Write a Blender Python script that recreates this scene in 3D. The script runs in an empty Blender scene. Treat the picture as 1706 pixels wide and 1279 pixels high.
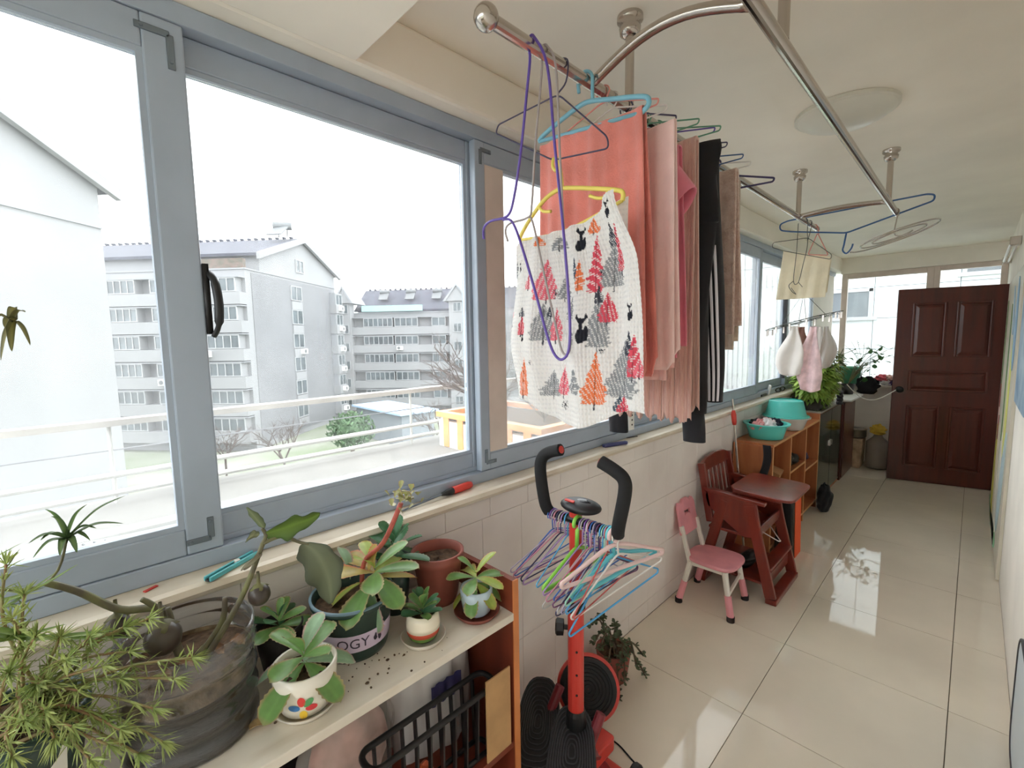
import bpy, bmesh, math, random
from mathutils import Vector, Matrix, Euler
random.seed(7)
SC = bpy.context.scene
COL = SC.collection
# ------------------------------------------------------------------ camera
IMG_W, IMG_H, FPX = 1706.0, 1279.0, 762.27
YAW, PITCH, ROLL = 0.79082739, -0.10013804, -0.01582598
CAM = Vector((0, 0, 1.56))
def cam_axes():
    fwd = Vector((-math.sin(YAW)*math.cos(PITCH), math.cos(YAW)*math.cos(PITCH), math.sin(PITCH)))
    right = Vector((math.cos(YAW), math.sin(YAW), 0)); up = right.cross(fwd)
    r2 = right*math.cos(ROLL)+up*math.sin(ROLL); u2 = -right*math.sin(ROLL)+up*math.cos(ROLL)
    return r2, u2, fwd
RR, UU, FF = cam_axes()
cd = bpy.data.cameras.new('camera'); cam = bpy.data.objects.new('camera', cd); COL.objects.link(cam)
cd.sensor_width = 36; cd.lens = FPX/IMG_W*36; cd.clip_start = .01; cd.clip_end = 500
m = Matrix.Identity(4)
for i, v in enumerate((RR, UU, -FF)):
    for k in range(3): m[k][i] = v[k]
m.translation = CAM; cam.matrix_world = m
SC.camera = cam
# ------------------------------------------------------------------ sky, exposure
w = bpy.data.worlds.new('overcast_sky'); SC.world = w; w.use_nodes = True
bg = w.node_tree.nodes['Background']; bg.inputs[0].default_value = (.96, .965, 1, 1); bg.inputs[1].default_value = 4.3
vs = SC.view_settings
vs.view_transform = 'Standard'; vs.look = 'None'; vs.gamma = 1; vs.exposure = 0.42
try: vs.use_curve_mapping = False
except Exception: pass
SC.cycles.max_bounces = 20; SC.cycles.diffuse_bounces = 12; SC.cycles.transparent_max_bounces = 24
# ------------------------------------------------------------------ helpers
def ray(px, py): return RR*((px-IMG_W/2)/FPX) - UU*((py-IMG_H/2)/FPX) + FF
def on(px, py, ax, v):                      # the point of a real plane that is seen at a place
    d = ray(px, py); i = 'xyz'.index(ax); return CAM + d*((v-CAM[i])/d[i])
def far(px, py, depth): return CAM + ray(px, py)*depth
def lin(c):
    r = []
    for x in c[:3]:
        x = x/255.; r.append(x/12.92 if x <= .04045 else ((x+.055)/1.055)**2.4)
    return (*r, 1)
WL = {}
def empty_thing(name, loc=(0, 0, 0)):
    o = bpy.data.objects.new(name, None); o.empty_display_size = .05; o.location = loc; COL.objects.link(o)
    WL[o.name] = Vector(loc); return o
def tag(o, label=None, cat=None, group=None, kind=None):
    if label: o['label'] = label
    if cat: o['category'] = cat
    if group: o['group'] = group
    if kind: o['kind'] = kind
    return o
def thing(name, label, cat, loc=(0, 0, 0), group=None):
    return tag(empty_thing(name, loc), label, cat, group)
class MB:
    def __init__(s): s.v = []; s.f = []; s.m = []; s.mi = 0
    def add(s, vs, fs, M=None):
        n = len(s.v)
        s.v += [tuple(M @ Vector(p)) if M is not None else tuple(p) for p in vs]
        s.f += [tuple(i+n for i in f) for f in fs]; s.m += [s.mi]*len(fs); return s
    def box(s, c, d, rot=None):
        x, y, z = d[0]/2, d[1]/2, d[2]/2
        M = Matrix.Translation(c)
        if rot is not None: M = M @ (rot if isinstance(rot, Matrix) else Euler(rot).to_matrix().to_4x4())
        return s.add([(-x,-y,-z),(x,-y,-z),(x,y,-z),(-x,y,-z),(-x,-y,z),(x,-y,z),(x,y,z),(-x,y,z)],
              [(0,3,2,1),(4,5,6,7),(0,1,5,4),(1,2,6,5),(2,3,7,6),(3,0,4,7)], M)
    def span(s, a, b):                          # box by two corners
        return s.box([(a[i]+b[i])/2 for i in range(3)], [abs(b[i]-a[i]) for i in range(3)])
    def beam(s, a, b, wd, th, up=(0, 0, 1)):    # bar from a to b, wd along side, th along up
        a = Vector(a); b = Vector(b); d = b-a; L = d.length; d.normalize()
        sd = d.cross(Vector(up)); 
        if sd.length < 1e-5: sd = d.cross(Vector((1, 0, 0)))
        sd.normalize(); u = sd.cross(d)
        M = Matrix(((d.x, sd.x, u.x, 0), (d.y, sd.y, u.y, 0), (d.z, sd.z, u.z, 0), (0, 0, 0, 1)))
        M.translation = (a+b)/2
        x, y, z = L/2, wd/2, th/2
        return s.add([(-x,-y,-z),(x,-y,-z),(x,y,-z),(-x,y,-z),(-x,-y,z),(x,-y,z),(x,y,z),(-x,y,z)],
              [(0,3,2,1),(4,5,6,7),(0,1,5,4),(1,2,6,5),(2,3,7,6),(3,0,4,7)], M)
    def tube(s, path, r, n=8, closed=False, cap=True):
        P = [Vector(p) for p in path]; N = len(P)
        rs = r if isinstance(r, (list, tuple)) else [r]*N
        ring = []; nor = None
        for i in range(N):
            if closed: t = P[(i+1) % N]-P[i-1]
            else: t = P[min(i+1, N-1)]-P[max(i-1, 0)]
            if t.length < 1e-9: t = Vector((0, 0, 1))
            t.normalize()
            if nor is None:
                nor = t.orthogonal().normalized()
            else:
                nor = nor - t*nor.dot(t)
                nor = nor.normalized() if nor.length > 1e-6 else t.orthogonal().normalized()
            bi = t.cross(nor)
            ring.append([P[i]+(nor*math.cos(2*math.pi*k/n)+bi*math.sin(2*math.pi*k/n))*rs[i] for k in range(n)])
        vs = [p for q in ring for p in q]; fs = []
        for i in range(N if closed else N-1):
            j = (i+1) % N
            for k in range(n):
                fs.append((i*n+k, i*n+(k+1) % n, j*n+(k+1) % n, j*n+k))
        if cap and not closed: fs += [tuple(range(n-1, -1, -1)), tuple((N-1)*n+k for k in range(n))]
        return s.add(vs, fs)
    def lathe(s, prof, n=24, c=(0, 0, 0), axis=None, wob=None, cap0=True, cap1=False):
        vs = []; fs = []; N = len(prof)
        for i, (r, z) in enumerate(prof):
            for k in range(n):
                a = 2*math.pi*k/n; q = r*(wob(a, i) if wob else 1)
                vs.append((q*math.cos(a), q*math.sin(a), z))
        for i in range(N-1):
            for k in range(n): fs.append((i*n+k, i*n+(k+1) % n, (i+1)*n+(k+1) % n, (i+1)*n+k))
        if cap0: fs.append(tuple(range(n-1, -1, -1)))
        if cap1: fs.append(tuple((N-1)*n+k for k in range(n)))
        M = Matrix.Translation(c)
        if axis is not None: M = M @ Vector((0, 0, 1)).rotation_difference(Vector(axis)).to_matrix().to_4x4()
        return s.add(vs, fs, M)
    def ball(s, c, r, n=12, m=8, sc=(1, 1, 1)):
        vs = [(0, 0, -1)]; fs = []
        for i in range(1, m):
            t = -math.pi/2+math.pi*i/m
            for k in range(n): vs.append((math.cos(t)*math.cos(2*math.pi*k/n), math.cos(t)*math.sin(2*math.pi*k/n), math.sin(t)))
        vs.append((0, 0, 1))
        for k in range(n): fs.append((0, 1+(k+1) % n, 1+k))
        for i in range(m-2):
            for k in range(n): fs.append((1+i*n+k, 1+i*n+(k+1) % n, 1+(i+1)*n+(k+1) % n, 1+(i+1)*n+k))
        b = 1+(m-2)*n
        for k in range(n): fs.append((b+k, b+(k+1) % n, len(vs)-1))
        return s.add([(c[0]+x*r*sc[0], c[1]+y*r*sc[1], c[2]+z*r*sc[2]) for x, y, z in vs], fs)
    def grid(s, fn, nu, nv, wrapu=False):
        vs = [fn(i/(nu-1) if not wrapu else i/nu, j/(nv-1)) for j in range(nv) for i in range(nu)]
        fs = []
        for j in range(nv-1):
            for i in range(nu if wrapu else nu-1):
                k = (i+1) % nu; fs.append((j*nu+i, j*nu+k, (j+1)*nu+k, (j+1)*nu+i))
        return s.add(vs, fs)
    def prism(s, poly, a, b):                   # poly of 3-D points in one plane, offset a..b vectors
        a = Vector(a); b = Vector(b); n = len(poly)
        vs = [Vector(p)+a for p in poly]+[Vector(p)+b for p in poly]
        fs = [tuple(range(n-1, -1, -1)), tuple(range(n, 2*n))]+[(i, (i+1) % n, n+(i+1) % n, n+i) for i in range(n)]
        return s.add(vs, fs)
    def build(s, name, mat, parent=None, smooth=False, bevel=0, solid=0, subsurf=0, keep=False):
        me = bpy.data.meshes.new(name)
        if parent is not None: off = WL[parent.name]
        elif keep or not s.v: off = Vector((0, 0, 0))
        else:
            mn = [min(p[i] for p in s.v) for i in range(3)]; mx = [max(p[i] for p in s.v) for i in range(3)]
            off = Vector(((mn[0]+mx[0])/2, (mn[1]+mx[1])/2, mn[2]))
        me.from_pydata([(p[0]-off[0], p[1]-off[1], p[2]-off[2]) for p in s.v], [], s.f)
        mats = mat if isinstance(mat, (list, tuple)) else [mat]
        for q in mats: me.materials.append(q)
        if len(mats) > 1: me.polygons.foreach_set('material_index', s.m)
        if smooth: me.polygons.foreach_set('use_smooth', [True]*len(me.polygons))
        me.update()
        o = bpy.data.objects.new(name, me); COL.objects.link(o)
        if parent is not None: o.parent = parent; WL[o.name] = off
        else: o.location = off; WL[o.name] = off
        if solid:
            q = o.modifiers.new('thickness', 'SOLIDIFY'); q.thickness = solid; q.offset = 0
        if bevel:
            q = o.modifiers.new('bevel', 'BEVEL'); q.width = bevel; q.segments = 2; q.limit_method = 'ANGLE'
            if smooth: pass
        if subsurf:
            q = o.modifiers.new('smooth', 'SUBSURF'); q.levels = subsurf; q.render_levels = subsurf
        return o
def fix_normals(o):
    bm = bmesh.new(); bm.from_mesh(o.data); bmesh.ops.recalc_face_normals(bm, faces=bm.faces); bm.to_mesh(o.data); bm.free(); return o
def curve(pts, n=8):                            # Catmull-Rom through points
    P = [Vector(p) for p in pts]; out = []
    for i in range(len(P)-1):
        a = P[max(i-1, 0)]; b = P[i]; c = P[i+1]; d = P[min(i+2, len(P)-1)]
        for k in range(n):
            t = k/n
            out.append(.5*((2*b)+(c-a)*t+(2*a-5*b+4*c-d)*t*t+(3*b-a-3*c+d)*t**3))
    out.append(P[-1]); return out
def copy_tree(o, parent=None):
    c = o.copy(); COL.objects.link(c); c.parent = parent; WL[c.name] = WL.get(o.name, Vector((0, 0, 0)))
    for ch in list(o.children): copy_tree(ch, c)
    return c
def data_copy(o, name, parent=None, M=None):    # one more object with the same mesh
    c = bpy.data.objects.new(name, o.data if hasattr(o, 'data') else o); COL.objects.link(c)
    if parent is not None: c.parent = parent
    if M is not None: c.matrix_basis = M
    WL[c.name] = Vector((0, 0, 0)); return c
def sm(t): t = max(0, min(1, t)); return t*t*(3-2*t)
# ------------------------------------------------------------------ materials
def mat(name, c, rough=.5, metal=0, var=0, vscale=8, c2=None, bump=0, bscale=40, spec=.5, trans=0, alpha=1,
        sheen=0, stretch=None, contrast=None, coat=0, subs=0, world=False):
    M = bpy.data.materials.new(name); M.use_nodes = True; nt = M.node_tree; p = nt.nodes['Principled BSDF']
    p.inputs['Base Color'].default_value = lin(c); p.inputs['Roughness'].default_value = rough
    p.inputs['Metallic'].default_value = metal; p.inputs['Specular IOR Level'].default_value = spec
    if trans: p.inputs['Transmission Weight'].default_value = trans
    if alpha < 1: p.inputs['Alpha'].default_value = alpha
    if sheen: p.inputs['Sheen Weight'].default_value = sheen
    if coat: p.inputs['Coat Weight'].default_value = coat; p.inputs['Coat Roughness'].default_value = .08
    if var or c2 is not None or bump:
        tc = nt.nodes.new('ShaderNodeTexCoord'); mp = nt.nodes.new('ShaderNodeMapping')
        nt.links.new(nt.nodes.new('ShaderNodeNewGeometry').outputs['Position'] if world else tc.outputs['Object'], mp.inputs[0])
        if stretch: mp.inputs['Scale'].default_value = stretch
    if var or c2 is not None:
        nz = nt.nodes.new('ShaderNodeTexNoise'); nz.inputs['Scale'].default_value = vscale; nz.inputs['Detail'].default_value = 6
        nt.links.new(mp.outputs[0], nz.inputs['Vector'])
        cr = nt.nodes.new('ShaderNodeValToRGB')
        lo, hi = contrast or (.35, .65)
        cr.color_ramp.elements[0].position = lo; cr.color_ramp.elements[1].position = hi
        if c2 is None:
            a = [max(0, x*(1-var)) for x in c]; b = [min(255, x*(1+var)) for x in c]
        else: a = c; b = c2
        cr.color_ramp.elements[0].color = lin(a); cr.color_ramp.elements[1].color = lin(b)
        nt.links.new(nz.outputs[0], cr.inputs[0]); nt.links.new(cr.outputs[0], p.inputs['Base Color'])
    if bump:
        nb = nt.nodes.new('ShaderNodeTexNoise'); nb.inputs['Scale'].default_value = bscale; nb.inputs['Detail'].default_value = 4
        nt.links.new(mp.outputs[0], nb.inputs['Vector'])
        bp = nt.nodes.new('ShaderNodeBump'); bp.inputs['Strength'].default_value = bump; bp.inputs['Distance'].default_value = .01
        nt.links.new(nb.outputs[0], bp.inputs['Height']); nt.links.new(bp.outputs[0], p.inputs['Normal'])
    return M
def wood(name, a, b, rough=.4, scale=3, stretch=(1, 1, 12), coat=0):
    return mat(name, a, rough, c2=b, vscale=scale, stretch=stretch, contrast=(.3, .7), coat=coat)
def glass_mat(name, dirt=.05, dirt2=.2, scale=6, gloss=.12, tint=(.97, .99, .98)):
    M = bpy.data.materials.new(name); M.use_nodes = True; nt = M.node_tree; nt.nodes.clear(); N = nt.nodes.new; L = nt.links.new
    out = N('ShaderNodeOutputMaterial'); tr = N('ShaderNodeBsdfTransparent'); tr.inputs[0].default_value = (*tint, 1)
    gl = N('ShaderNodeBsdfGlossy'); gl.inputs['Roughness'].default_value = .02
    fr = N('ShaderNodeFresnel'); fr.inputs[0].default_value = 1.45
    mu = N('ShaderNodeMath'); mu.operation = 'MULTIPLY'; mu.inputs[1].default_value = gloss*8
    L(fr.outputs[0], mu.inputs[0])
    m1 = N('ShaderNodeMixShader'); L(mu.outputs[0], m1.inputs[0]); L(tr.outputs[0], m1.inputs[1]); L(gl.outputs[0], m1.inputs[2]); mu.use_clamp = True
    df = N('ShaderNodeBsdfDiffuse'); df.inputs[0].default_value = (.75, .77, .78, 1)
    tl = N('ShaderNodeBsdfTranslucent'); tl.inputs[0].default_value = (.8, .82, .83, 1)
    m2 = N('ShaderNodeMixShader'); m2.inputs[0].default_value = .7; L(df.outputs[0], m2.inputs[1]); L(tl.outputs[0], m2.inputs[2])
    tc = N('ShaderNodeTexCoord'); nz = N('ShaderNodeTexNoise'); nz.inputs['Scale'].default_value = scale; nz.inputs['Detail'].default_value = 8
    L(tc.outputs['Object'], nz.inputs['Vector'])
    mr = N('ShaderNodeMapRange'); mr.inputs['From Min'].default_value = .35; mr.inputs['From Max'].default_value = .75
    mr.inputs['To Min'].default_value = dirt; mr.inputs['To Max'].default_value = dirt2; L(nz.outputs[0], mr.inputs[0])
    m3 = N('ShaderNodeMixShader'); L(mr.outputs[0], m3.inputs[0]); L(m1.outputs[0], m3.inputs[1]); L(m2.outputs[0], m3.inputs[2])
    L(m3.outputs[0], out.inputs[0]); return M
def film_mat(name, c, op=.4, rough=.3):          # thin clear plastic
    M = bpy.data.materials.new(name); M.use_nodes = True; nt = M.node_tree; p = nt.nodes['Principled BSDF']; N = nt.nodes.new
    p.inputs['Base Color'].default_value = lin(c); p.inputs['Roughness'].default_value = rough
    tr = N('ShaderNodeBsdfTransparent'); mx = N('ShaderNodeMixShader'); mx.inputs[0].default_value = op
    nt.links.new(tr.outputs[0], mx.inputs[1]); nt.links.new(p.outputs[0], mx.inputs[2])
    nt.links.new(mx.outputs[0], nt.nodes['Material Output'].inputs[0]); return M
M_ = {}
M_['plaster'] = mat('white_plaster', (243, 238, 228), .8, var=.02, vscale=3, bump=.05, bscale=60)
M_['ceil'] = mat('ceiling_paint', (240, 235, 223), .75, var=.02, vscale=2)
M_['tile'] = mat('polished_floor_tile', (222, 211, 194), .035, var=.03, vscale=1.5, spec=.6, world=True)
M_['grout'] = mat('floor_grout', (120, 108, 92), .8)
M_['walltile'] = mat('marbled_wall_tile', (240, 233, 228), .35, c2=(224, 215, 210), vscale=3, contrast=(.35, .75), world=True)
M_['wallgrout'] = mat('wall_grout', (165, 155, 147), .8)
M_['alu'] = mat('white_window_frame', (162, 174, 189), .35, var=.02)
M_['alu2'] = mat('cream_window_frame', (214, 200, 190), .45, var=.03)
M_['gasket'] = mat('dark_gasket', (40, 40, 44), .6)
M_['bracket'] = mat('grey_steel_bracket', (120, 130, 140), .35, .7)
M_['steel'] = mat('polished_stainless', (196, 188, 180), .18, 1.0)
M_['sill'] = mat('marble_sill', (226, 216, 198), .3, c2=(205, 190, 168), vscale=6, contrast=(.4, .75))
M_['glass'] = glass_mat('clear_window_glass', .01, .10, 5, .05)
M_['hazy'] = glass_mat('hazy_window_glass', .03, .14, 3, .05)
M_['glass2'] = glass_mat('dusty_window_glass', .05, .2, 7, .06)
M_['door'] = wood('red_brown_door_wood', (92, 34, 24), (70, 26, 20), .3, 2.5, (8, 8, .7), .3)
M_['black'] = mat('black_plastic', (22, 22, 24), .45)
M_['rubber'] = mat('black_foam', (20, 20, 22), .8, bump=.1, bscale=300)
M_['red'] = mat('red_painted_steel', (205, 62, 52), .35)
M_['white'] = mat('white_plastic', (235, 233, 228), .4)
M_['soil'] = mat('potting_soil', (62, 46, 34), .95, c2=(100, 78, 58), vscale=60, bump=.6, bscale=90)
# ================================================================== the room shell
XW, XR, YE, YB, ZC, ZS = -1.2, .195, 6.85, -1.6, 2.45, 2.29
def struct(o): o['kind'] = 'structure'; return o
def shared_box(cache, dims, name, material, parent, loc, bevel=0):
    key = tuple(round(x, 4) for x in dims)
    if key not in cache:
        b = MB().box((0, 0, 0), dims); o = b.build(name, material, None, keep=True); cache[key] = o.data
        bpy.data.objects.remove(o)
    o = bpy.data.objects.new(name, cache[key]); COL.objects.link(o); o.parent = parent
    o.location = Vector(loc)-WL[parent.name]; WL[o.name] = WL[parent.name]
    if bevel:
        q = o.modifiers.new('bevel', 'BEVEL'); q.width = bevel; q.segments = 1
    return o
floor = struct(MB().span((-1.46, YB-.2, -.12), (XR+.2, YE+.2, -.012)).build('floor', M_['grout']))
cache = {}
xs = [XW, -.586, .012, XR]; ys = [YB]+[1.89+.6*k for k in range(-5, 9)]+[YE]
for i in range(3):
    for j in range(len(ys)-1):
        a, b, c, d = xs[i], xs[i+1], ys[j], ys[j+1]
        shared_box(cache, (b-a-.003, d-c-.003, .012), 'floor_tile', M_['tile'], floor, ((a+b)/2, (c+d)/2, -.006))
ceil = struct(MB().span((-1.46, YB-.2, ZC), (XR+.2, YE+.2, ZC+.1)).build('ceiling', M_['ceil']))
struct(MB().span((-1.19, YB, ZS), (XR, .62, ZC)).build('trim_1', M_['ceil'], bevel=.004))     # dropped beam over the near end
struct(MB().span((-1.46, YB-.2, ZS), (-1.19, YE+.2, ZC)).build('trim_2', M_['ceil'], bevel=.012))  # lintel above the side windows
wl = struct(MB().span((-1.46, YB-.2, -.01), (XW-.006, YE+.2, .995)).build('wall_left', M_['wallgrout']))
cache = {}
for k in range(-13, 31):
    y = .866+.2*k
    if y+.2 > YE or y < YB: continue
    shared_box(cache, (.006, .1985, .0785), 'border_tile', M_['walltile'], wl, (XW-.003, y+.1, .9585), .0012)
rows = [(.002, .094), (.096, .369), (.371, .644), (.646, .918)]
for k in range(-14, 29):
    y = 1.227+.2*k
    if y+.2 > YE or y < YB: continue
    for a, b in rows:
        shared_box(cache, (.006, .199, b-a), 'wall_tile', M_['walltile'], wl, (XW-.003, y+.1, (a+b)/2), .0008)
wr = struct(MB().span((XR, YB-.2, -.01), (XR+.2, YE+.2, ZC)).build('wall_right', M_['plaster']))
we = struct(MB().span((XW, YE, -.01), (XR, YE+.2, .92)).span((XW, YE, 2.27), (XR, YE+.2, ZC)).build('wall_end', M_['plaster']))
wb = struct(MB().span((XW, YB-.2, -.01), (XR, YB, .9)).span((XW, YB-.2, 2.27), (XR, YB, ZC)).build('wall_rear', M_['plaster']))
# window sill with a rounded nose
sl = MB(); prof = [(-1.46, .995), (-1.185, .995), (-1.172, 1.003), (-1.166, 1.014), (-1.172, 1.026), (-1.185, 1.03), (-1.46, 1.03)]
sl.prism([(x, YB-.1, z) for x, z in prof], (0, 0, 0), (0, YE-YB+.05, 0))
fix_normals(struct(sl.build('trim_3', M_['sill'])))
# outer frame of the side windows
fr = MB()
fr.span((-1.35, YB, 1.0305), (-1.25, YE, 1.07)).span((-1.35, YB, 2.245), (-1.25, YE, ZS-.001))
fr.span((-1.29, YB, 1.07), (-1.285, YE, 1.085))
struct(fr.build('trim_4', M_['alu'], bevel=.003))
struct(MB().span((-1.335, 5.84, 1.071), (-1.265, YE, 2.244)).build('trim_5', M_['plaster']))   # closed panel at the far end
def L_bracket(parent, y, z, dy, dz, x, ly=.05, lz=.05):
    b = MB(); b.box((x, y+dy*ly/2, z), (.004, ly, .014)); b.box((x, y, z+dz*lz/2), (.004, .014, lz))
    for q in ((y+dy*ly*.8, z), (y, z+dz*lz*.8)): b.lathe([(.004, 0), (.004, .003)], 8, (x+.002, q[0], q[1]), (1, 0, 0), cap1=True)
    b.build('corner_bracket', M_['bracket'], parent, bevel=.003)
def sash(n, y0, y1, x, glass, sw=(.06, .06), rw=(.062, .07), frame='alu', z0=1.071, z1=2.244, inner=None):
    W = empty_thing('window_%d' % n, (x, (y0+y1)/2, z0)); struct(W)
    t = .03
    def member(nm, a, b):
        MB().span(a, b).build(nm, M_[frame], W, bevel=.004)
    member('stile', (x-t/2, y0, z0), (x+t/2, y0+sw[0], z1)); member('stile', (x-t/2, y1-sw[1], z0), (x+t/2, y1, z1))
    member('rail', (x-t/2+.001, y0+sw[0], z0), (x+t/2-.001, y1-sw[1], z0+rw[0])); member('rail', (x-t/2+.001, y0+sw[0], z1-rw[1]), (x+t/2-.001, y1-sw[1], z1))
    a, b, c, d = y0+sw[0], y1-sw[1], z0+rw[0], z1-rw[1]
    bead = MB()
    for (p, q) in (((a, c), (a+.012, d)), ((b-.012, c), (b, d)), ((a+.012, c), (b-.012, c+.012)), ((a+.012, d-.012), (b-.012, d))):
        bead.span((x-.011, p[0], p[1]), (x+.011, q[0], q[1]))
    bead.build('glazing_bead', M_[frame], W)
    MB().span((x-.002, a+.0125, c+.0125), (x+.002, b-.0125, d-.0125)).build('pane', M_[glass], W)
    return W
XI, XO = -1.268, -1.303
w1 = sash(1, -.98, .25, XI, 'hazy', (.06, .074))
L_bracket(w1, .225, 1.10, -1, 1, XI+.016); L_bracket(w1, .225, 2.215, -1, -1, XI+.016, .06, .07)
# curved black pull handle on the stile
hd = MB(); hd.tube(curve([(XI+.012, .262, 1.72), (XI+.035, .268, 1.70), (XI+.042, .272, 1.65), (XI+.035, .27, 1.60), (XI+.02, .262, 1.575)], 5), [.008]*6+[.01]*9+[.006]*6, 8)
hd.box((XI+.01, .256, 1.66), (.02, .012, .16))
hd.build('pull_handle', M_['black'], w1, smooth=True)
sash(2, .19, 1.12, XO, 'glass', (.055, .055), (.067, .066))
w3 = sash(3, 1.075, 2.06, XI, 'glass2', (.045, .06))
MB().span((XI-.012, 1.121, 1.135), (XI+.012, 1.215, 2.172)).build('cream_filler_strip', M_['alu2'], w3, bevel=.004)
L_bracket(w3, 1.10, 1.10, 1, 1, XI+.016); L_bracket(w3, 1.10, 2.215, 1, -1, XI+.016)
sash(4, 2.0, 3.06, XO, 'glass2')
po = MB().span((-1.25, 2.075, 1.071), (-1.237, 2.125, 2.244)); pob = struct(po.build('trim_6', M_['white'], bevel=.003))
for z in (1.10, 1.125, 1.15):
    MB().lathe([(.005, 0), (.005, .002)], 10, (-1.237, 2.1, z), (1, 0, 0), cap1=True).build('screw_hole', M_['black'], pob)
sash(5, 3.0, 4.13, XI, 'glass2', (.06, .05)); sash(6, 4.08, 4.93, XO, 'glass2', (.06, .04)); sash(7, 4.89, 5.84, XI, 'glass2')
for y in (4.085, 4.872): struct(MB().span((XI-.012, y, 1.14), (XI+.014, y+.012, 2.17)).build('trim_7', M_['gasket']))
sash(8, -1.6, -.92, XO, 'glass2')
# end window (two lights) and rear window
def endwin(n, x0, x1, y, z0, z1, sw=.045):
    W = struct(empty_thing('window_%d' % n, ((x0+x1)/2, y, z0)))
    for a, b in (((x0, z0), (x0+sw, z1)), ((x1-sw, z0), (x1, z1)), ((x0+sw, z0), (x1-sw, z0+sw)), ((x0+sw, z1-sw), (x1-sw, z1))):
        MB().span((a[0], y-.03, a[1]), (b[0], y+.03, b[1])).build('frame_bar', M_['alu2'], W, bevel=.004)
    MB().span((x0+sw, y-.002, z0+sw), (x1-sw, y+.002, z1-sw)).build('pane', M_['glass'], W)
endwin(9, -1.195, -.36, YE+.08, .96, 2.268, .06); endwin(10, -.36, XR-.001, YE+.08, .96, 2.268, .05)
endwin(11, XW, XR-.001, YB-.08, .93, 2.268, .05)
struct(MB().span((XW+.001, YE-.10, .921), (XR-.001, YE+.2, .945)).build('trim_8', M_['sill'], bevel=.004))
struct(MB().span((XW+.001, YB-.2, .901), (XR-.001, YB+.03, .925)).build('trim_9', M_['sill'], bevel=.004))
# open door with six raised panels
def make_door():
    D = struct(empty_thing('door_1'))
    Wd, H, T = .81, 1.985, .042
    MB().span((0, -T/2, 0), (Wd, T/2, H)).build('door_leaf', M_['door'], D, bevel=.003)
    pan = [(.30, .415, 1.30, 1.80), (.50, .70, 1.30, 1.80)]
    pan = [(.12, .38, 1.30, 1.84), (.45, .71, 1.30, 1.84), (.12, .71, .95, 1.16), (.12, .38, .16, .80), (.45, .71, .16, .80)]
    for sgn in (-1, 1):
        for (a, b, c, d) in pan:
            g = MB(); w_ = .022
            for (p, q) in (((a, c), (a+w_, d)), ((b-w_, c), (b, d)), ((a+w_, c), (b-w_, c+w_)), ((a+w_, d-w_), (b-w_, d))):
                g.span((p[0], sgn*T/2, p[1]), (q[0], sgn*(T/2+.012), q[1]))
            g.build('panel_moulding', M_['door'], D, bevel=.006)
            pp = MB(); e = .05
            vs = [(a+w_, sgn*T/2, c+w_), (b-w_, sgn*T/2, c+w_), (b-w_, sgn*T/2, d-w_), (a+w_, sgn*T/2, d-w_),
                  (a+e, sgn*(T/2+.01), c+e), (b-e, sgn*(T/2+.01), c+e), (b-e, sgn*(T/2+.01), d-e), (a+e, sgn*(T/2+.01), d-e)]
            fs = [(4, 5, 6, 7), (0, 1, 5, 4), (1, 2, 6, 5), (2, 3, 7, 6), (3, 0, 4, 7)]
            pp.add(vs, fs if sgn < 0 else [f[::-1] for f in fs]); pp.build('door_panel', M_['door'], D)
    for sgn in (-1, 1):
        k = MB(); k.lathe([(.03, 0), (.03, .006), (.012, .01), (.012, .03), (.027, .036), (.032, .05), (.024, .062), (.0, .066)], 16, (.055, sgn*T/2, .96), (0, sgn, 0))
        k.build('door_knob', M_['black'], D, smooth=True)
    return D
door = make_door(); door.location = (-.588, 6.214, .006); door.rotation_euler = (0, 0, math.atan2(.17, .79))
# ================================================================== outside the windows
M_['bwall'] = mat('white_render', (142, 143, 145), .9, var=.02, vscale=.3)
M_['bgrey'] = mat('grey_render', (120, 121, 124), .9, var=.025, vscale=.25)
M_['bglass'] = mat('far_window_glass', (88, 95, 99), .25, var=.15, vscale=.8)
M_['bframe'] = mat('far_window_frame', (158, 160, 162), .6)
M_['broof'] = mat('slate_roof', (70, 72, 82), .8, var=.08, vscale=1)
M_['bledge'] = mat('dark_ledge', (140, 142, 146), .8)
M_['acw'] = mat('air_conditioner_white', (222, 222, 218), .5)
M_['acd'] = mat('air_conditioner_grille', (105, 108, 110), .6)
M_['hedge'] = mat('dry_hedge', (120, 104, 98), .95, c2=(84, 84, 74), vscale=3)
M_['ground'] = mat('street_ground', (150, 150, 142), .95, c2=(112, 122, 98), vscale=.12)
M_['concrete'] = mat('pale_concrete', (122, 120, 116), .85, var=.05, vscale=2, bump=.1, bscale=30)
BA = math.radians(90)+math.atan2(FF.y, FF.x)-math.radians(90)-math.radians(5)   # heading of the street blocks
BROT = BA-math.radians(90)
def local_frame(pt): return Vector((pt.x, pt.y, 0))
struct(MB().span((-160, -60, -9.8), (60, 160, -9.6)).build('ground', M_['ground']))
def far_window(R, x, y, z, wd, ht, axis, nm=2, top=True):
    # axis 'f': on the front face (plane y), 'g': on the gable (plane x)
    f = MB(); t = .09
    def bx(u0, u1, z0, z1, d0, d1):
        if axis == 'f': f.span((x+u0, y-d1, z+z0), (x+u1, y-d0, z+z1))
        else: f.span((x+d0, y+u0, z+z0), (x+d1, y+u1, z+z1))
    bx(-wd/2, wd/2, -ht/2, -ht/2+t, 0, .12); bx(-wd/2, wd/2, ht/2-t, ht/2, 0, .12)
    for k in range(nm+1):
        u = -wd/2+(wd-t)*k/nm; bx(u, u+t, -ht/2+t, ht/2-t, 0, .12)
    o = f.build('window', M_['bframe'], R)
    g = MB(); f2 = f; f = g; bx(-wd/2+.02, wd/2-.02, -ht/2+.02, ht/2-.02, .02, .05); g.build('pane', M_['bglass'], o)
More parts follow.
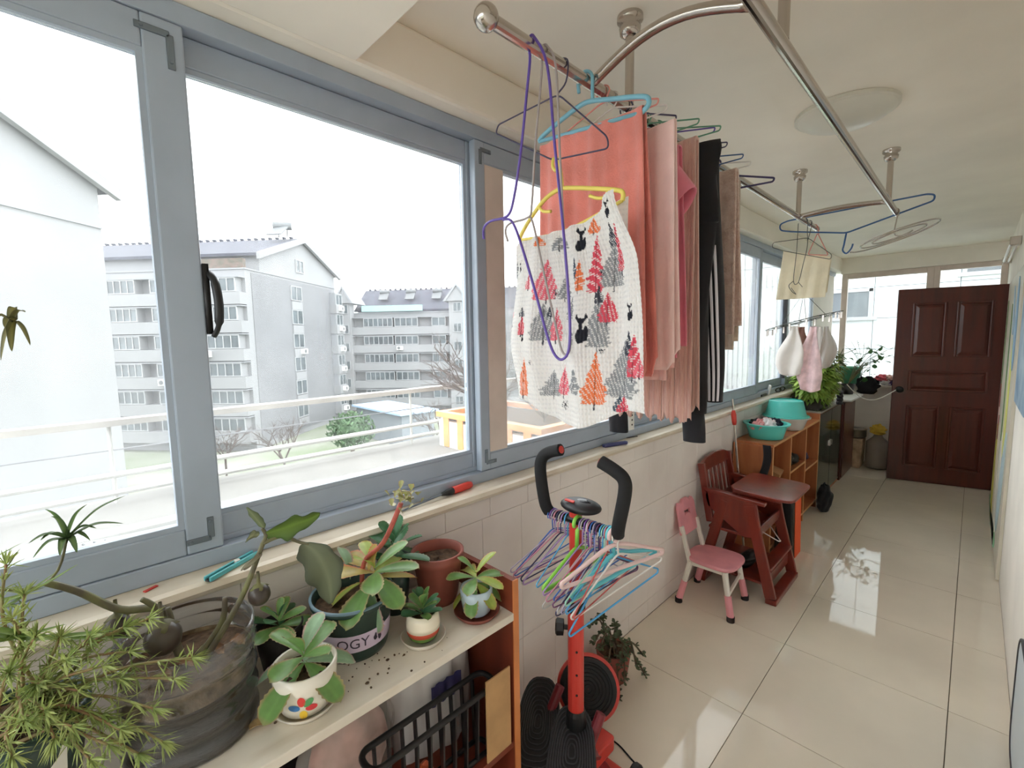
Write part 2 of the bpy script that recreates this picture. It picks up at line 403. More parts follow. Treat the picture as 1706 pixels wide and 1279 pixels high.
def far_ac(R, x, y, z, axis):
    b = MB()
    if axis == 'g':
        b.span((x, y-.45, z-.3), (x+.4, y+.45, z+.3)); o = b.build('air_conditioner', M_['acw'], R)
        MB().lathe([(.24, 0), (.24, .03)], 14, (x+.4, y-.1, z), (1, 0, 0), cap1=True).build('fan_grille', M_['acd'], o)
    else:
        b.span((x-.45, y-.4, z-.3), (x+.45, y, z+.3)); o = b.build('air_conditioner', M_['acw'], R)
        MB().lathe([(.24, 0), (.24, .03)], 14, (x-.1, y-.4, z), (0, -1, 0), cap1=True).build('fan_grille', M_['acd'], o)
def slab_block(label, pt, L, D, zs, ztop, zeave, zridge, setback, gable_col=True, bays=None, dormers=(), end_stack=True, seed=0, side=-1):
    rnd = random.Random(seed)
    R = thing('apartment_block', label, 'building', (0, 0, 0))
    xa, xb = (-L, 0) if side < 0 else (0, L)
    MB().span((xa, 0, -9.59), (xb, D, ztop)).build('wall', M_['bwall'], R)
    if gable_col: MB().span((.0, .9, -9.0), (.06, D-.9, ztop-.35)).build('grey_wall_panel', M_['bgrey'], R)
    MB().span((xa, -.1, ztop-.12), (xb+.1, D, ztop+.02)).build('ledge', M_['bledge'], R)
    # attic with gable
    a = MB(); ym = (setback+D)/2
    a.prism([(xa, setback, ztop+.02), (xa, D, ztop+.02), (xa, D, zeave), (xa, ym, zridge), (xa, setback, zeave)], (0, 0, 0), (xb-xa, 0, 0))
    a.build('attic_wall', M_['bwall'], R)
    r = MB()
    for y0, y1 in ((setback-.7, ym), (D+.7, ym)):
        zz = zeave-.7*(zridge-zeave)/(ym-setback)
        r.prism([(xa-.3, y0, zz+.05), (xa-.3, y1, zridge+.05), (xa-.3, y1, zridge+.35), (xa-.3, y0, zz+.35)], (0, 0, 0), (xb-xa+.6, 0, 0))
    ro = r.build('roof', M_['broof'], R); fix_normals(ro)
    e = MB()
    for y0, y1 in ((setback-.8, ym), (D+.8, ym)):
        zz = zeave-.8*(zridge-zeave)/(ym-setback)
        e.prism([(xb+.3, y0, zz-.25), (xb+.3, y1, zridge-.2), (xb+.3, y1, zridge+.42), (xb+.3, y0, zz+.40)], (0, 0, 0), (.35, 0, 0))
    fix_normals(e.build('verge_board', M_['bwall'], R))
    for k in range(int((xb-xa)/.9)):
        MB().box((xa+.5+.9*k, ym, zridge+.45), (.3, .4, .2)).build('ridge_tile', M_['broof'], ro)
    # front: parapet bands and window strips
    for i, z in enumerate(zs):
        MB().span((xa, -1.0, z-1.9), (xb, 0, z-.72)).build('balcony_band', M_['bwall'], R)
        MB().span((xa, -1.02, z+.70), (xb, .0, z+.80)).build('ledge', M_['bledge'], R)
        for (u0, u1) in bays:
            n = max(2, int((u1-u0)/.75)); far_window(R, (u0+u1)/2, -.86, z, u1-u0, 1.36, 'f', n)
            MB().span((u0, -.85, z-.7), (u1, 0, z+.7)).build('bay', M_['bwall'], R)
        if rnd.random() < .8:
            u = rnd.choice(bays); far_ac(R, u[0]+.8 if rnd.random() < .5 else u[1]-.8, -1.0, z-1.2, 'f')
    if gable_col:
        for i, z in enumerate(zs):
            far_window(R, .07, D*.47, z, 2.3, 1.7, 'g', 2)
            MB().span((.06, D*.47-1.1, z-1.9), (.2, D*.47+1.1, z-.95)).build('spandrel_panel', M_['bwall'], R)
        far_window(R, .01, ym-.6, ztop+1.6, 1.7, 1.5, 'g', 2)
        far_ac(R, .2, D*.47+.6, zs[3]-.1-1.2+2.8, 'g')
    if end_stack:
        MB().span((0, D-1.6, -9.59), (.7, D+.4, zs[-1]-2)).build('side_balcony', M_['bwall'], R)
        for z in zs:
            MB().span((0, D-1.8, z-1.9), (1.0, D+.4, z-.75)).build('side_balcony', M_['bwall'], R)
            MB().span((0, D-1.7, z-.75), (.8, D+.3, z+.9)).build('side_bay', M_['bledge'], R)
            far_window(R, .81, D-.7, z+.02, 1.9, 1.5, 'g', 2)
            far_ac(R, 1.0, D-.6, z-1.2, 'g')
        t = MB()
        for y in (D-1.8, D-.8, D+.4): t.span((.9, y-.03, zs[0]+.9), (.96, y+.03, zs[0]+1.9))
        t.span((.9, D-1.8, zs[0]+1.85), (.96, D+.4, zs[0]+1.92)); t.build('roof_railing', M_['bledge'], R)
    for (u, wd) in dormers:
        MB().span((u-wd/2, -1.6, -9.5), (u+wd/2, 0, ztop+1.5)).build('stair_tower', M_['bwall'], R)
        p = MB(); p.prism([(u-wd/2-.4, -2, ztop+1.4), (u+wd/2+.4, -2, ztop+1.4), (u, -2, ztop+3.6)], (0, 0, 0), (0, 5, 0)); fix_normals(p.build('dormer_gable', M_['bwall'], R))
        p = MB(); p.prism([(u-wd/2-.8, -2.2, ztop+1.35), (u, -2.2, ztop+4.05), (u, -2.2, ztop+3.65), (u-wd/2-.4, -2.2, ztop+1.35)], (0, 0, 0), (0, 5, 0))
        p.prism([(u+wd/2+.8, -2.2, ztop+1.35), (u+wd/2+.4, -2.2, ztop+1.35), (u, -2.2, ztop+3.65), (u, -2.2, ztop+4.05)], (0, 0, 0), (0, 5, 0)); fix_normals(p.build('dormer_roof', M_['bledge'], R))
        for z in [ztop+.5]+[q-1 for q in zs]: far_window(R, u, -1.61, z, 1.3, 1.4, 'f', 2)
    R.location = local_frame(pt); R.rotation_euler = (0, 0, BROT); return R
e1 = Vector((math.cos(BA), math.sin(BA), 0))
ZS6 = [7.2, 4.42, 1.64, -1.14, -3.92, -6.7]
c2 = far(415, 560, 46)
b2 = slab_block('pale apartment block with blank gable, slate roof and solar heater on its ridge', c2, 34, 19, ZS6, 8.9, 10.6, 13.6, 2.4,
           bays=[(-33, -27), (-25, -19), (-17, -11), (-9.4, -6.2), (-4.6, -.4)], seed=3)
h = MB().span((-9, .2, 8.93), (-.3, .7, 9.9)); h.build('terrace_hedge', M_['hedge'], b2)
wt = MB(); wt.lathe([(.45, -1), (.45, 1)], 14, (-1.4, 9.5, 15.2), (1, .4, 0), cap1=True); wt.beam((-2, 9.6, 13.9), (-2, 9.6, 15), .1, .1); wt.beam((-.9, 9.6, 13.9), (-.9, 9.6, 15), .1, .1)
wt.beam((-1.4, 9.2, 15), (-1.4, 7.6, 13.8), 1.8, .12); wt.build('solar_water_heater', M_['acd'], b2)
c1 = far(187, 560, 26.6)-e1*19
slab_block('big blank white gable end of apartment block, closest to the balcony', c1, 20, 19, ZS6, 8.2, 10.4, 14.2, .0,
           bays=[(-19, -14), (-12, -7), (-5, -1)], seed=5, gable_col=False, end_stack=False)
c3 = far(585, 560, 73)
b3 = slab_block('long grey-roofed apartment block with dormer gable across the street', c3, 75, 12, [4.3, 1.5, -1.3, -4.1, -6.9], 5.9, 6.6, 9.8, 3, gable_col=False, end_stack=False,
           bays=[(2.5, 7.2), (7.5, 11.2), (13.4, 15.6), (19.5, 22.4), (22.6, 27), (29, 36), (38, 42), (45, 50), (53, 58)], dormers=[(-.2, 1.8), (17.6, 2.6), (33, 2.6), (51, 2.6)], seed=8, side=1)
g = MB().span((2.3, -.9, 6.0), (12, -.85, 6.9)); g.build('green_glass_parapet', mat('green_glass', (150, 190, 184), .3), b3)
for k in range(5):
    u = 4+k*4.5; q = MB(); q.lathe([(.35, -.8), (.35, .8)], 10, (u, 5, 9.6), (1, .2, 0), cap1=True); q.beam((u, 5, 9.4), (u, 3.8, 8.2), 1.5, .1); q.build('solar_water_heater', M_['acd'], b3)
# low sheds and an evergreen shrub in the street
pt = far(655, 664, 52); R = thing('street_shed', 'low grey street shed under a pale blue roof', 'shed', (pt.x, pt.y, -9.59))
MB().span((pt.x-5, pt.y-2, -9.59), (pt.x+5, pt.y+2, -6.2)).build('shed_wall', mat('shed_wall', (128, 134, 140), .8), R)
MB().span((pt.x-5.4, pt.y-2.4, -6.2), (pt.x+5.4, pt.y+2.4, -6.0)).build('shed_roof', mat('blue_sheet_roof', (160, 184, 214), .6), R)
def leaf_cloud(name, parent, material, c, rad, n, size, seed=1, squash=.8):
    rnd = random.Random(seed); b = MB()
    for _ in range(n):
        d = Vector((rnd.gauss(0, 1), rnd.gauss(0, 1), rnd.gauss(0, 1))).normalized()*rad*rnd.uniform(.55, 1.02)
        p = Vector(c)+Vector((d.x, d.y, d.z*squash)); s = size*rnd.uniform(.6, 1.3)
        M = Matrix.Translation(p) @ Euler((rnd.uniform(0, 6), rnd.uniform(0, 6), rnd.uniform(0, 6))).to_matrix().to_4x4()
        b.add([(-s, 0, 0), (0, -s*.4, s*.1), (s, 0, 0), (0, s*.4, s*.1)], [(0, 1, 2, 3)], M)
    o = b.build(name, material, parent); o['kind'] = 'stuff'; return o
pt = far(585, 700, 42); M_['evergreen'] = mat('evergreen_leaf', (74, 96, 70), .8, var=.3, vscale=2)
R = thing('evergreen_tree', 'round dark evergreen tree growing in the street below', 'tree', (pt.x, pt.y, -9.59))
MB().tube([(pt.x, pt.y, -9.6), (pt.x, pt.y, -7.6)], .2).build('trunk', M_['hedge'], R)
MB().ball((pt.x, pt.y, -6.6), 1.5, 12, 8, (1, 1, .8)).build('crown_core', M_['evergreen'], R)
leaf_cloud('foliage', R, M_['evergreen'], (pt.x, pt.y, -6.6), 2.1, 1400, .22)
# bare trees in the street
M_['twig'] = mat('bare_twigs', (86, 76, 72), .9)
def bare_tree(name, label, base, ht, spread, n, r0, group=None, seed=1, mt='twig', trunk=.3):
    rnd = random.Random(seed); R = thing(name, label, 'tree' if ht > 2 else 'shrub', base, group)
    t = MB(); base = Vector(base); top = base+Vector((0, 0, ht*trunk)); t.tube([base, top], r0, 6); t.build('trunk', M_[mt], R)
    br = MB()
    def grow(p, d, L, r, lv):
        q = p+d*L; mid = p+d*L*.5+Vector((rnd.gauss(0, 1), rnd.gauss(0, 1), rnd.gauss(0, 1)))*L*.06
        br.tube([p, mid, q], [r, r*.8, r*.6], 5 if lv > 1 else 4, cap=False)
        if lv == 0: return
        for k in range(3 if lv > 1 else 3):
            nd = (d+Vector((rnd.gauss(0, 1), rnd.gauss(0, 1), rnd.gauss(.25, .7)))*.55).normalized()
            grow(p+d*L*rnd.uniform(.5, 1), nd, L*rnd.uniform(.55, .8), r*.6, lv-1)
    for k in range(n):
        a = 6.283*k/n+rnd.random(); d = Vector((math.cos(a)*spread, math.sin(a)*spread, 1)).normalized()
        grow(top, d, ht*.34, r0*.7, 3)
    br.build('branches', M_[mt], R); return R
for px, py, dp, sd, ht, lb in ((470, 715, 36, 3, 4, 'leafless tree in the street under the blank gable with windows'), (372, 720, 38, 7, 3.5, 'small leafless tree in the street below the balcony bands'), (735, 690, 40, 9, 5, 'tall leafless tree in the street beside the blue-roofed shed')):
    p = far(px, py, dp); bare_tree('bare_tree', lb, (p.x, p.y, -9.59), ht+1.5, .7, 5, .09, 'bare street trees', sd)
# terrace slab outside, sheet, kerbs, pipes
struct(MB().span((-4.15, -7, .30), (-1.462, 9.9, .50)).build('floor_terrace', M_['concrete']))
M_['sheet'] = mat('frosted_corrugated_sheet', (126, 126, 125), .5, var=.04, vscale=4, bump=.25, bscale=20)
def wavy(u, v):
    y = -3+u*5.0; x = -1.50-v*1.85; return (x, y, .535+.02*math.sin(v*38)+.012*math.sin(y*5+v*3)+.05*math.exp(-((v-.55)*6)**2))
s = MB().grid(wavy, 60, 60).build('plastic_sheet', M_['sheet'], None, smooth=True, solid=.004)
tag(s, 'wavy frosted plastic sheet lying on the terrace outside', 'plastic sheet')
net = MB()
for k in range(46):
    a = k/45.
    for sg in (1, -1):
        pts = []
        for q in range(10):
            u = .62+.38*a+sg*.06*(q/9.-.5)*2; v = q/9.*.8+.05
            if 0.6 < u < 1: x, y, z = wavy(u, v); pts.append((x, y, z+.012))
        if len(pts) > 3: net.tube(pts, .005, 4, cap=False)
net.build('wire_netting', mat('netting', (80, 82, 81), .6), s)['kind'] = 'stuff'
M_['pipe'] = mat('weathered_white_pipe', (188, 188, 184), .5, var=.06, vscale=3)
def rail(label, x, z, r, box=None):
    b = MB()
    if box: b.span((x-box[0]/2, -6, z-box[1]/2), (x+box[0]/2, 8.4, z+box[1]/2))
    else: b.tube([(x, -6, z), (x, 8.4, z)], r, 8)
    return b
R = thing('terrace_railing', 'weathered metal railing along the edge of the terrace', 'railing', (-4.0, 3, .5))
rail('', -4.0, 1.045, 0, (.11, .04)).build('top_rail', mat('weathered_top_rail', (158, 154, 148), .6, var=.1, vscale=2), R)
rail('', -4.0, .86, .005).build('wire', M_['bledge'], R)
rail('', -4.0, .69, .02).build('middle_rail', M_['pipe'], R)
rail('', -4.0, .57, .02).build('lower_rail', M_['pipe'], R)
for k in range(-3, 4): MB().tube([(-4.0, k*2.3+.2, .5), (-4.0, k*2.3+.2, 1.03)], .012, 8).build('post', M_['pipe'], R)
struct(MB().span((-3.25, -7, .5), (-3.15, 1.95, .56)).build('trim_10', M_['pipe']))
# striped planter box with a leafless shrub
M_['orange'] = mat('orange_tile', (236, 160, 96), .4, var=.06); M_['cream'] = mat('cream_tile', (240, 238, 228), .4, var=.02)
a = on(728, 741, 'z', .5); b = on(800, 753, 'z', .5)
px0, px1, py0, py1, pz = a.x, -2.35, a.y, a.y+1.0, .845
R = thing('planter_box', 'square terrace planter in cream and orange tiles', 'planter', ((px0+px1)/2, (py0+py1)/2, .5))
MB().span((px0+.02, py0+.02, .5), (px1-.02, py1-.02, pz-.09)).build('planter_body', M_['cream'], R)
rm = MB()
for p, q in (((px0, py0), (px1, py0+.08)), ((px0, py1-.08), (px1, py1)), ((px0, py0+.08), (px0+.08, py1-.08)), ((px1-.08, py0+.08), (px1, py1-.08))): rm.span((p[0], p[1], pz-.05), (q[0], q[1], pz))
rm.build('rim_tiles', M_['orange'], R)
for k in range(7):
    u = px0+.1+k*.22
    MB().span((u, py0+.012, .505), (min(u+.085, px1), py0+.021, pz-.05)).build('stripe_tile', M_['orange'], R)
MB().span((px0+.08, py0+.08, pz-.12), (px1-.08, py1-.08, pz-.06)).build('planter_soil', M_['soil'], R)
bare_tree('bare_shrub', 'large leafless twiggy shrub growing in the striped planter', (px0+.32, py0+.4, pz-.07), 1.3, 1.2, 10, .019, None, 20, trunk=.05)
bare_tree('bare_shrub', 'low leafless shrub beside the large one in the striped planter', (px0+1.0, py0+.5, pz-.07), .7, 1.0, 6, .009, None, 22, trunk=.06)
# slatted white screen and pale block beyond the far windows
M_['slat'] = mat('white_slat', (196, 198, 198), .5)
R = thing('slat_screen', 'tall white screen of vertical slats on the terrace', 'screen', (-2.7, 8.6, .5))
for k in range(28):
    x = -3.95+k*.085
    MB().span((x, 8.58, .5), (x+.05, 8.62, 2.55)).build('slat', M_['slat'], R)
for z in (.8, 1.7, 2.3): MB().span((-3.95, 8.621, z), (-1.6, 8.66, z+.06)).build('cross_rail', M_['slat'], R)
M_['astro'] = mat('pale_green_tub', (170, 205, 175), .6)
t = MB(); t.span((-3.8, 6.4, .5), (-1.9, 8.2, .62)); tag(t.build('green_plant_tray', M_['astro'], bevel=.02), 'pale green tray of seedlings on the terrace by the slats', 'tray')
M_['pale'] = mat('pale_panel', (206, 213, 215), .55, var=.01)
M_['joint'] = mat('panel_joint', (150, 160, 162), .8)
R = thing('tiled_house', 'pale panelled house wall seen through the end window', 'building', (0, 10.2, -6))
MB().span((-6, 10.02, -9.59), (6, 14, 7)).build('wall', M_['joint'], R)
cache = {}
for i in range(-4, 6):
    for j in range(-3, 9):
        x = -1.26+i*1.05; z = .75+j*.525
        if i == -0 and False: continue
        shared_box(cache, (1.037, .03, .513), 'wall_panel', M_['pale'], R, (x+.525, 10.01, z+.2625))
for (x0, x1, z0, z1) in ((-2.25, -1.28, 1.83, 2.31), (-.2, .7, 2.45, 3.3)):
    f = MB().span((x0-.05, 9.93, z0-.06), (x1+.08, 9.995, z0)).span((x0, 9.96, z0), (x0+.05, 9.995, z1)).span((x1-.05, 9.96, z0), (x1, 9.995, z1)).span((x0, 9.96, z1-.05), (x1, 9.995, z1)).build('window', M_['bframe'], R)
    MB().span((x0+.05, 9.975, z0), (x1-.05, 9.99, z1-.05)).build('pane', M_['bglass'], f)
# ================================================================== ceiling lamp and drying rack
M_['lampglass'] = mat('frosted_lamp_cover', (214, 212, 200), .3, var=.01)
c = on(1408, 193, 'z', 2.43)
R = thing('ceiling_lamp', 'round frosted flush ceiling lamp with a thin metal rim', 'lamp', (c.x, c.y, ZC-.07))
MB().lathe([(.168, ZC-.018), (.175, ZC-.014), (.175, ZC-.001)], 40, (c.x, c.y, 0), cap1=True).build('lamp_rim', M_['lampglass'], R, smooth=False)
MB().lathe([(.001, ZC-.062), (.06, ZC-.060), (.11, ZC-.050), (.145, ZC-.034), (.166, ZC-.018)], 40, (c.x, c.y, 0)).build('lamp_cover', M_['lampglass'], R, smooth=True)
PX1, PX2, PZ = -.735, -.345, 2.205
R = thing('drying_rack', 'stainless steel clothes drying rack fixed to the ceiling', 'drying rack', (-.54, 2, PZ-.04))
for x, y0, y1 in ((PX1, .68, 3.41), (PX2, .64, 3.32)):
    MB().tube([(x, y0, PZ), (x, y1, PZ)], .0145, 16).build('rail', M_['steel'], R, smooth=False)
    MB().ball((x, y0-.01, PZ), .026, 16, 10).build('end_ball', M_['steel'], R, smooth=True)
    MB().lathe([(.0155, 0), (.0155, .02)], 16, (x, y1-.01, PZ), (0, 1, 0), cap1=True).build('end_cap', M_['steel'], R)
for x in (PX1, PX2):
    for y in (1.215, 2.985):
        MB().tube([(x, y, PZ+.01), (x, y, ZC-.02)], .0125, 16).build('hanging_pole', M_['steel'], R)
        MB().lathe([(.016, ZC-.055), (.028, ZC-.045), (.03, ZC-.03), (.022, ZC-.022), (.036, ZC-.012), (.036, ZC)], 20, (x, y, 0)).build('ceiling_flange', M_['steel'], R, smooth=True)
for y, arch in ((1.03, .055), (2.99, .012)):
    MB().tube([(PX1+(PX2-PX1)*t, y, PZ+arch*math.sin(math.pi*t)) for t in [i/14 for i in range(15)]], .0125, 14).build('cross_bar', M_['steel'], R, smooth=True)
# ------------------------------------------------------------------ hangers
def rounded(pts, r, n=4, closed=True):
    P = [Vector(p) for p in pts]; out = []; N = len(P)
    for i in range(N):
        if not closed and i in (0, N-1): out.append(P[i]); continue
        a = (P[i-1]-P[i]); b = (P[(i+1) % N]-P[i]); ra = min(r, a.length*.45, b.length*.45); a.normalize(); b.normalize()
        p, q = P[i]+a*ra, P[i]+b*ra
        for k in range(n+1):
            t = k/n; out.append(p*(1-t)**2+P[i]*2*t*(1-t)+q*t*t)
    return out
def hanger_mesh(w=.2, d=.1, neck=.045, rh=.02, r=.0022, drop=.0, n=6, skew=0, bar=True, rc=.02):
    b = MB(); z0 = -rh-neck                     # hook contact is the origin
    arc = [Vector((-rh*math.cos(a)*1, 0, -rh+rh*math.sin(a))) for a in [math.radians(x) for x in range(-25, 181, 18)]]
    arc = [Vector((p.x, 0, p.z)) for p in arc]
    b.tube(arc+[Vector((rh*.5, 0, -rh*1.7)), Vector((0, 0, -rh*2.2)), Vector((0, 0, z0-d*.05))], r, n)
    pts = [(0, 0, z0), (w, 0, z0-d+skew), (w-.004, 0, z0-d-.012-drop+skew), (-w+.004, 0, z0-d-.012-drop-skew), (-w, 0, z0-d-skew)]
    b.tube(rounded(pts, rc, 4), r, n, closed=True); return b
def wire(name, label, pts, mt, r=.0022, group=None, n=6, closed=False, cat='hanger'):
    return tag(MB().tube(pts, r, n, closed=closed).build(name, mt, None, smooth=True), label, cat, group)
M_['purple'] = mat('purple_coated_wire', (96, 74, 160), .35); M_['greyw'] = mat('grey_coated_wire', (168, 158, 156), .35)
M_['darkw'] = mat('dark_coated_wire', (70, 66, 92), .35); M_['bluep'] = mat('pale_blue_plastic', (126, 184, 204), .4)
M_['yellowp'] = mat('yellow_plastic', (240, 222, 110), .4); M_['bluew'] = mat('blue_coated_wire', (58, 98, 150), .35)
M_['ironw'] = mat('thin_iron_wire', (90, 92, 88), .4, .6); M_['pinkw'] = mat('pink_coated_wire', (226, 150, 140), .4)
def tr(y, *pts): return [on(px, py, 'y', y) for px, py in pts]
def hooky(y, pts, dy):                            # trace in a plane, with a depth shift for each point
    return [on(px, py, 'y', y+e) for (px, py), e in zip(pts, dy)]
# purple hanger bent into a long loop over the rail, hook pointing to the window
zp = PZ+.0165
pp = tr(.80, (806, 398), (806, 380), (818, 368), (845, 360), (856, 330), (868, 250), (878, 150), (883, 92))
pp += [Vector((PX1-.014, .80, PZ+.012)), Vector((PX1, .80, PZ+.018)), Vector((PX1+.014, .80, PZ+.01))]
pp += tr(.80, (912, 110), (924, 240), (940, 400), (949, 520), (948, 580), (938, 598), (925, 592), (912, 560), (890, 480), (866, 400), (852, 368), (838, 366))
tag(MB().tube(curve(pp, 4), .0032, 7).build('wire_hanger', M_['purple'], None, smooth=True), 'purple coated hanger pulled into a long V, hung over the rail end', 'hanger')
pp = tr(.845, (846, 402), (842, 384), (850, 372), (880, 362), (886, 340), (892, 240), (903, 110))
pp += [Vector((PX1-.013, .845, PZ+.012)), Vector((PX1, .845, PZ+.018)), Vector((PX1+.013, .845, PZ+.01))]
pp += tr(.845, (926, 110), (932, 240), (940, 400), (950, 560), (946, 588), (936, 584), (925, 540), (905, 450), (890, 380), (884, 362))
tag(MB().tube(curve(pp, 4), .0028, 7).build('wire_hanger', M_['greyw'], None, smooth=True), 'grey coated hanger pulled into a long V beside the purple one', 'hanger')
hb = MB(); hb.tube(curve([Vector((PX1-.016, .915, PZ-.005)), Vector((PX1-.014, .915, PZ+.012)), Vector((PX1, .915, PZ+.018)), Vector((PX1+.016, .915, PZ+.004)), Vector((PX1+.012, .912, PZ-.04))]+tr(.91, (930, 155)), 4), .002, 6)
hb.tube(rounded(tr(.91, (930, 157), (1012, 228), (1014, 247), (921, 267), (826, 222), (830, 208)), .02), .002, 6, closed=True)
tag(hb.build('wire_hanger', M_['darkw'], None, smooth=True), 'thin dark wire hanger carrying the yellow hanger', 'hanger')
# yellow hanger, hooked on the bar of the dark one
yb = MB(); YP = .905
top = on(923, 262, 'y', YP)
yb.tube(curve([on(926, 285, 'y', YP-.012), on(921, 278, 'y', YP-.008), on(922, 265, 'y', YP), on(930, 266, 'y', YP+.01), on(935, 290, 'y', YP+.004), on(937, 313, 'y', YP)], 4), .004, 8)
yb.tube(curve(tr(YP, (866, 400), (868, 392), (880, 370), (905, 335), (928, 317), (945, 313), (990, 314), (1030, 317), (1038, 323), (1037, 334)), 5), .0052, 8)
yb.tube(curve(tr(YP, (1013, 318), (1008, 328), (995, 330), (982, 326)), 4), .004, 8)
yb.tube(curve(tr(YP, (898, 345), (905, 352), (918, 352)), 4), .004, 8)
yb.tube(curve(tr(YP, (866, 400), (940, 385), (1037, 334)), 4), .004, 8)
tag(yb.build('plastic_hanger', M_['yellowp'], None, smooth=True), 'yellow plastic hanger holding the tree-print muslin cloth', 'hanger')
# pale blue hanger with the coral towel
bb = MB(); YB_ = 1.005
bb.tube(curve([Vector((PX1-.02, YB_, PZ-.022)), Vector((PX1-.021, YB_, PZ+.008)), Vector((PX1, YB_, PZ+.022)), Vector((PX1+.02, YB_, PZ+.006))]+tr(YB_, (987, 150), (987, 168)), 5), .0045, 8)
bb.tube(curve(tr(YB_, (898, 236), (905, 226), (935, 200), (968, 175), (988, 168), (1020, 165), (1062, 161), (1079, 163), (1080, 175), (1068, 188), (1060, 190)), 5), .006, 8)
bb.tube(tr(YB_, (898, 236), (1060, 190)), .005, 8)
tag(bb.build('plastic_hanger', M_['bluep'], None, smooth=True), 'pale blue plastic hanger with the coral towel', 'hanger')
# ------------------------------------------------------------------ cloth
def drape(name, label, cat, mt, y, xl, xr, ztop, zbot, gap=.02, fold=.012, nf=5, back=None, nu=60, nv=44, seed=0, curl=0, part_of=None, solid=.003, fray=0, group=None):
    # a cloth folded over a hanger bar; xl, xr, ztop, zbot are functions (t down, u across)
    rnd = random.Random(seed); ph = [rnd.uniform(0, 6.28) for _ in range(6)]
    def f(u, v):
        side = -1 if v < .5 else 1
        t = abs(v-.5)*2                            # 0 at the bar, 1 at the hem
        zb = zbot(u) if side < 0 else (back(u) if back else zbot(u)+.03)
        zt = ztop(u)
        if t < .08: tt = 0; yy = side*gap*.35*math.sin(t/.08*math.pi/2); z = zt+.004*math.cos(t/.08*math.pi/2)
        else:
            tt = (t-.08)/.92; yy = side*(gap*.35+gap*.65*sm(tt)); z = zt+(zb-zt)*tt
        x = xl(tt)+(xr(tt)-xl(tt))*u
        amp = fold*(.25+.75*tt)
        w = amp*(math.sin(u*nf*6.28+ph[0]+tt*.8)+.5*math.sin(u*nf*2.7*6.28+ph[1]))
        w += curl*sm((u-.8)/.2)*sm(tt)*.5
        x += amp*.4*math.sin(u*nf*6.28+ph[2]+tt)
        if fray and tt > .97: z += rnd.uniform(-fray, fray)
        return (x, y+yy+w*(1 if side < 0 else .7), z)
    b = MB().grid(f, nu, nv*2+1)
    o = b.build(name, mt, part_of, smooth=True, solid=solid)
    if part_of is None: tag(o, label, cat, group)
    return o
def lerp(a, b): return lambda t: a+(b-a)*t
M_['coral'] = mat('coral_plush', (222, 132, 120), .9, var=.05, vscale=12, bump=.3, bscale=250, sheen=.5)
M_['blush'] = mat('blush_muslin', (232, 186, 180), .9, var=.04, vscale=10, bump=.15, bscale=120, sheen=.3)
M_['blush2'] = mat('pale_muslin', (238, 206, 200), .9, var=.04, vscale=10, bump=.15, bscale=120, sheen=.3)
M_['pinkshirt'] = mat('rose_cotton', (222, 128, 146), .85, var=.05, vscale=12, sheen=.3)
M_['fluffy'] = mat('fluffy_rose_fleece', (214, 160, 146), .95, c2=(232, 190, 174), vscale=45, stretch=(3, 3, .25), bump=.8, bscale=120, sheen=.6)
M_['blackcl'] = mat('black_jersey', (22, 22, 28), .85, var=.1, vscale=10, sheen=.1)
M_['stripew'] = mat('white_stripe', (232, 228, 236), .8)
M_['beige'] = mat('beige_fleece', (226, 200, 186), .95, c2=(206, 172, 156), vscale=30, bump=.8, bscale=150, sheen=.6)
M_['taupe'] = mat('taupe_towel', (208, 190, 172), .95, var=.06, vscale=20, bump=.4, bscale=200, sheen=.4)
M_['creamcl'] = mat('cream_towel', (236, 226, 198), .9, var=.03, vscale=10, bump=.2, bscale=160, sheen=.3)
drape('coral_towel', 'coral plush towel folded over a pale blue hanger', 'towel', M_['coral'], 1.012, lerp(-.888, -.885), lerp(-.572, -.535),
      lambda u: 2.09-.006*u, lambda u: 1.50-.07*sm(u*2)+.05*sm((u-.93)/.07), gap=.024, fold=.013, nf=2.6, seed=1)
drape('muslin_cloth', 'blush pink muslin cloth hanging between coral towel and rose T-shirt', 'cloth', M_['blush'], 1.14, lerp(-.90, -.89), lerp(-.575, -.55),
      lambda u: 2.07, lambda u: 1.43+.015*u, gap=.02, fold=.012, nf=2.6, seed=2)
drape('muslin_cloth', 'paler pink muslin cloth with rounded corner beside the coral towel', 'cloth', M_['blush2'], 1.085, lerp(-.72, -.70), lerp(-.53, -.515),
      lambda u: 2.065, lambda u: 1.475+.02*sm((u-.9)/.1), gap=.014, fold=.008, nf=1.6, seed=3)
# rose T-shirt: body, two sleeves, collar
ts = thing('t_shirt', 'rose pink short-sleeved T-shirt on a hanger behind the muslin cloths', 'T-shirt', (-.735, 1.2, 1.5))
drape('shirt_body', '', '', M_['pinkshirt'], 1.2, lerp(-.90, -.88), lerp(-.575, -.56), lambda u: 2.1-.05*abs(u-.5)*2, lambda u: 1.50, gap=.03, fold=.01, nf=2, seed=4, part_of=ts)
for sx in (-1, 1):
    x0 = -.735+sx*.105
    def slv(u, v, sx=sx, x0=x0):
        a = u*2*math.pi; L = v*.115; cx = x0+sx*L*.55; cz = 2.0-L*.9; rr = .052+.008*v
        return (cx+math.cos(a)*rr*.75*(.8), 1.2+math.sin(a)*rr*.6, cz+math.cos(a)*rr*.7*sx)
    MB().grid(slv, 20, 8, True).build('sleeve', M_['pinkshirt'], ts, smooth=True, solid=.003)
MB().tube([(-.735+.075*math.cos(a), 1.2+.03*math.sin(a), 2.105+.012*math.cos(a*2)) for a in [i*.314 for i in range(20)]], .008, 6, closed=True).build('collar', mat('red_collar', (188, 70, 88), .9), ts, smooth=True)
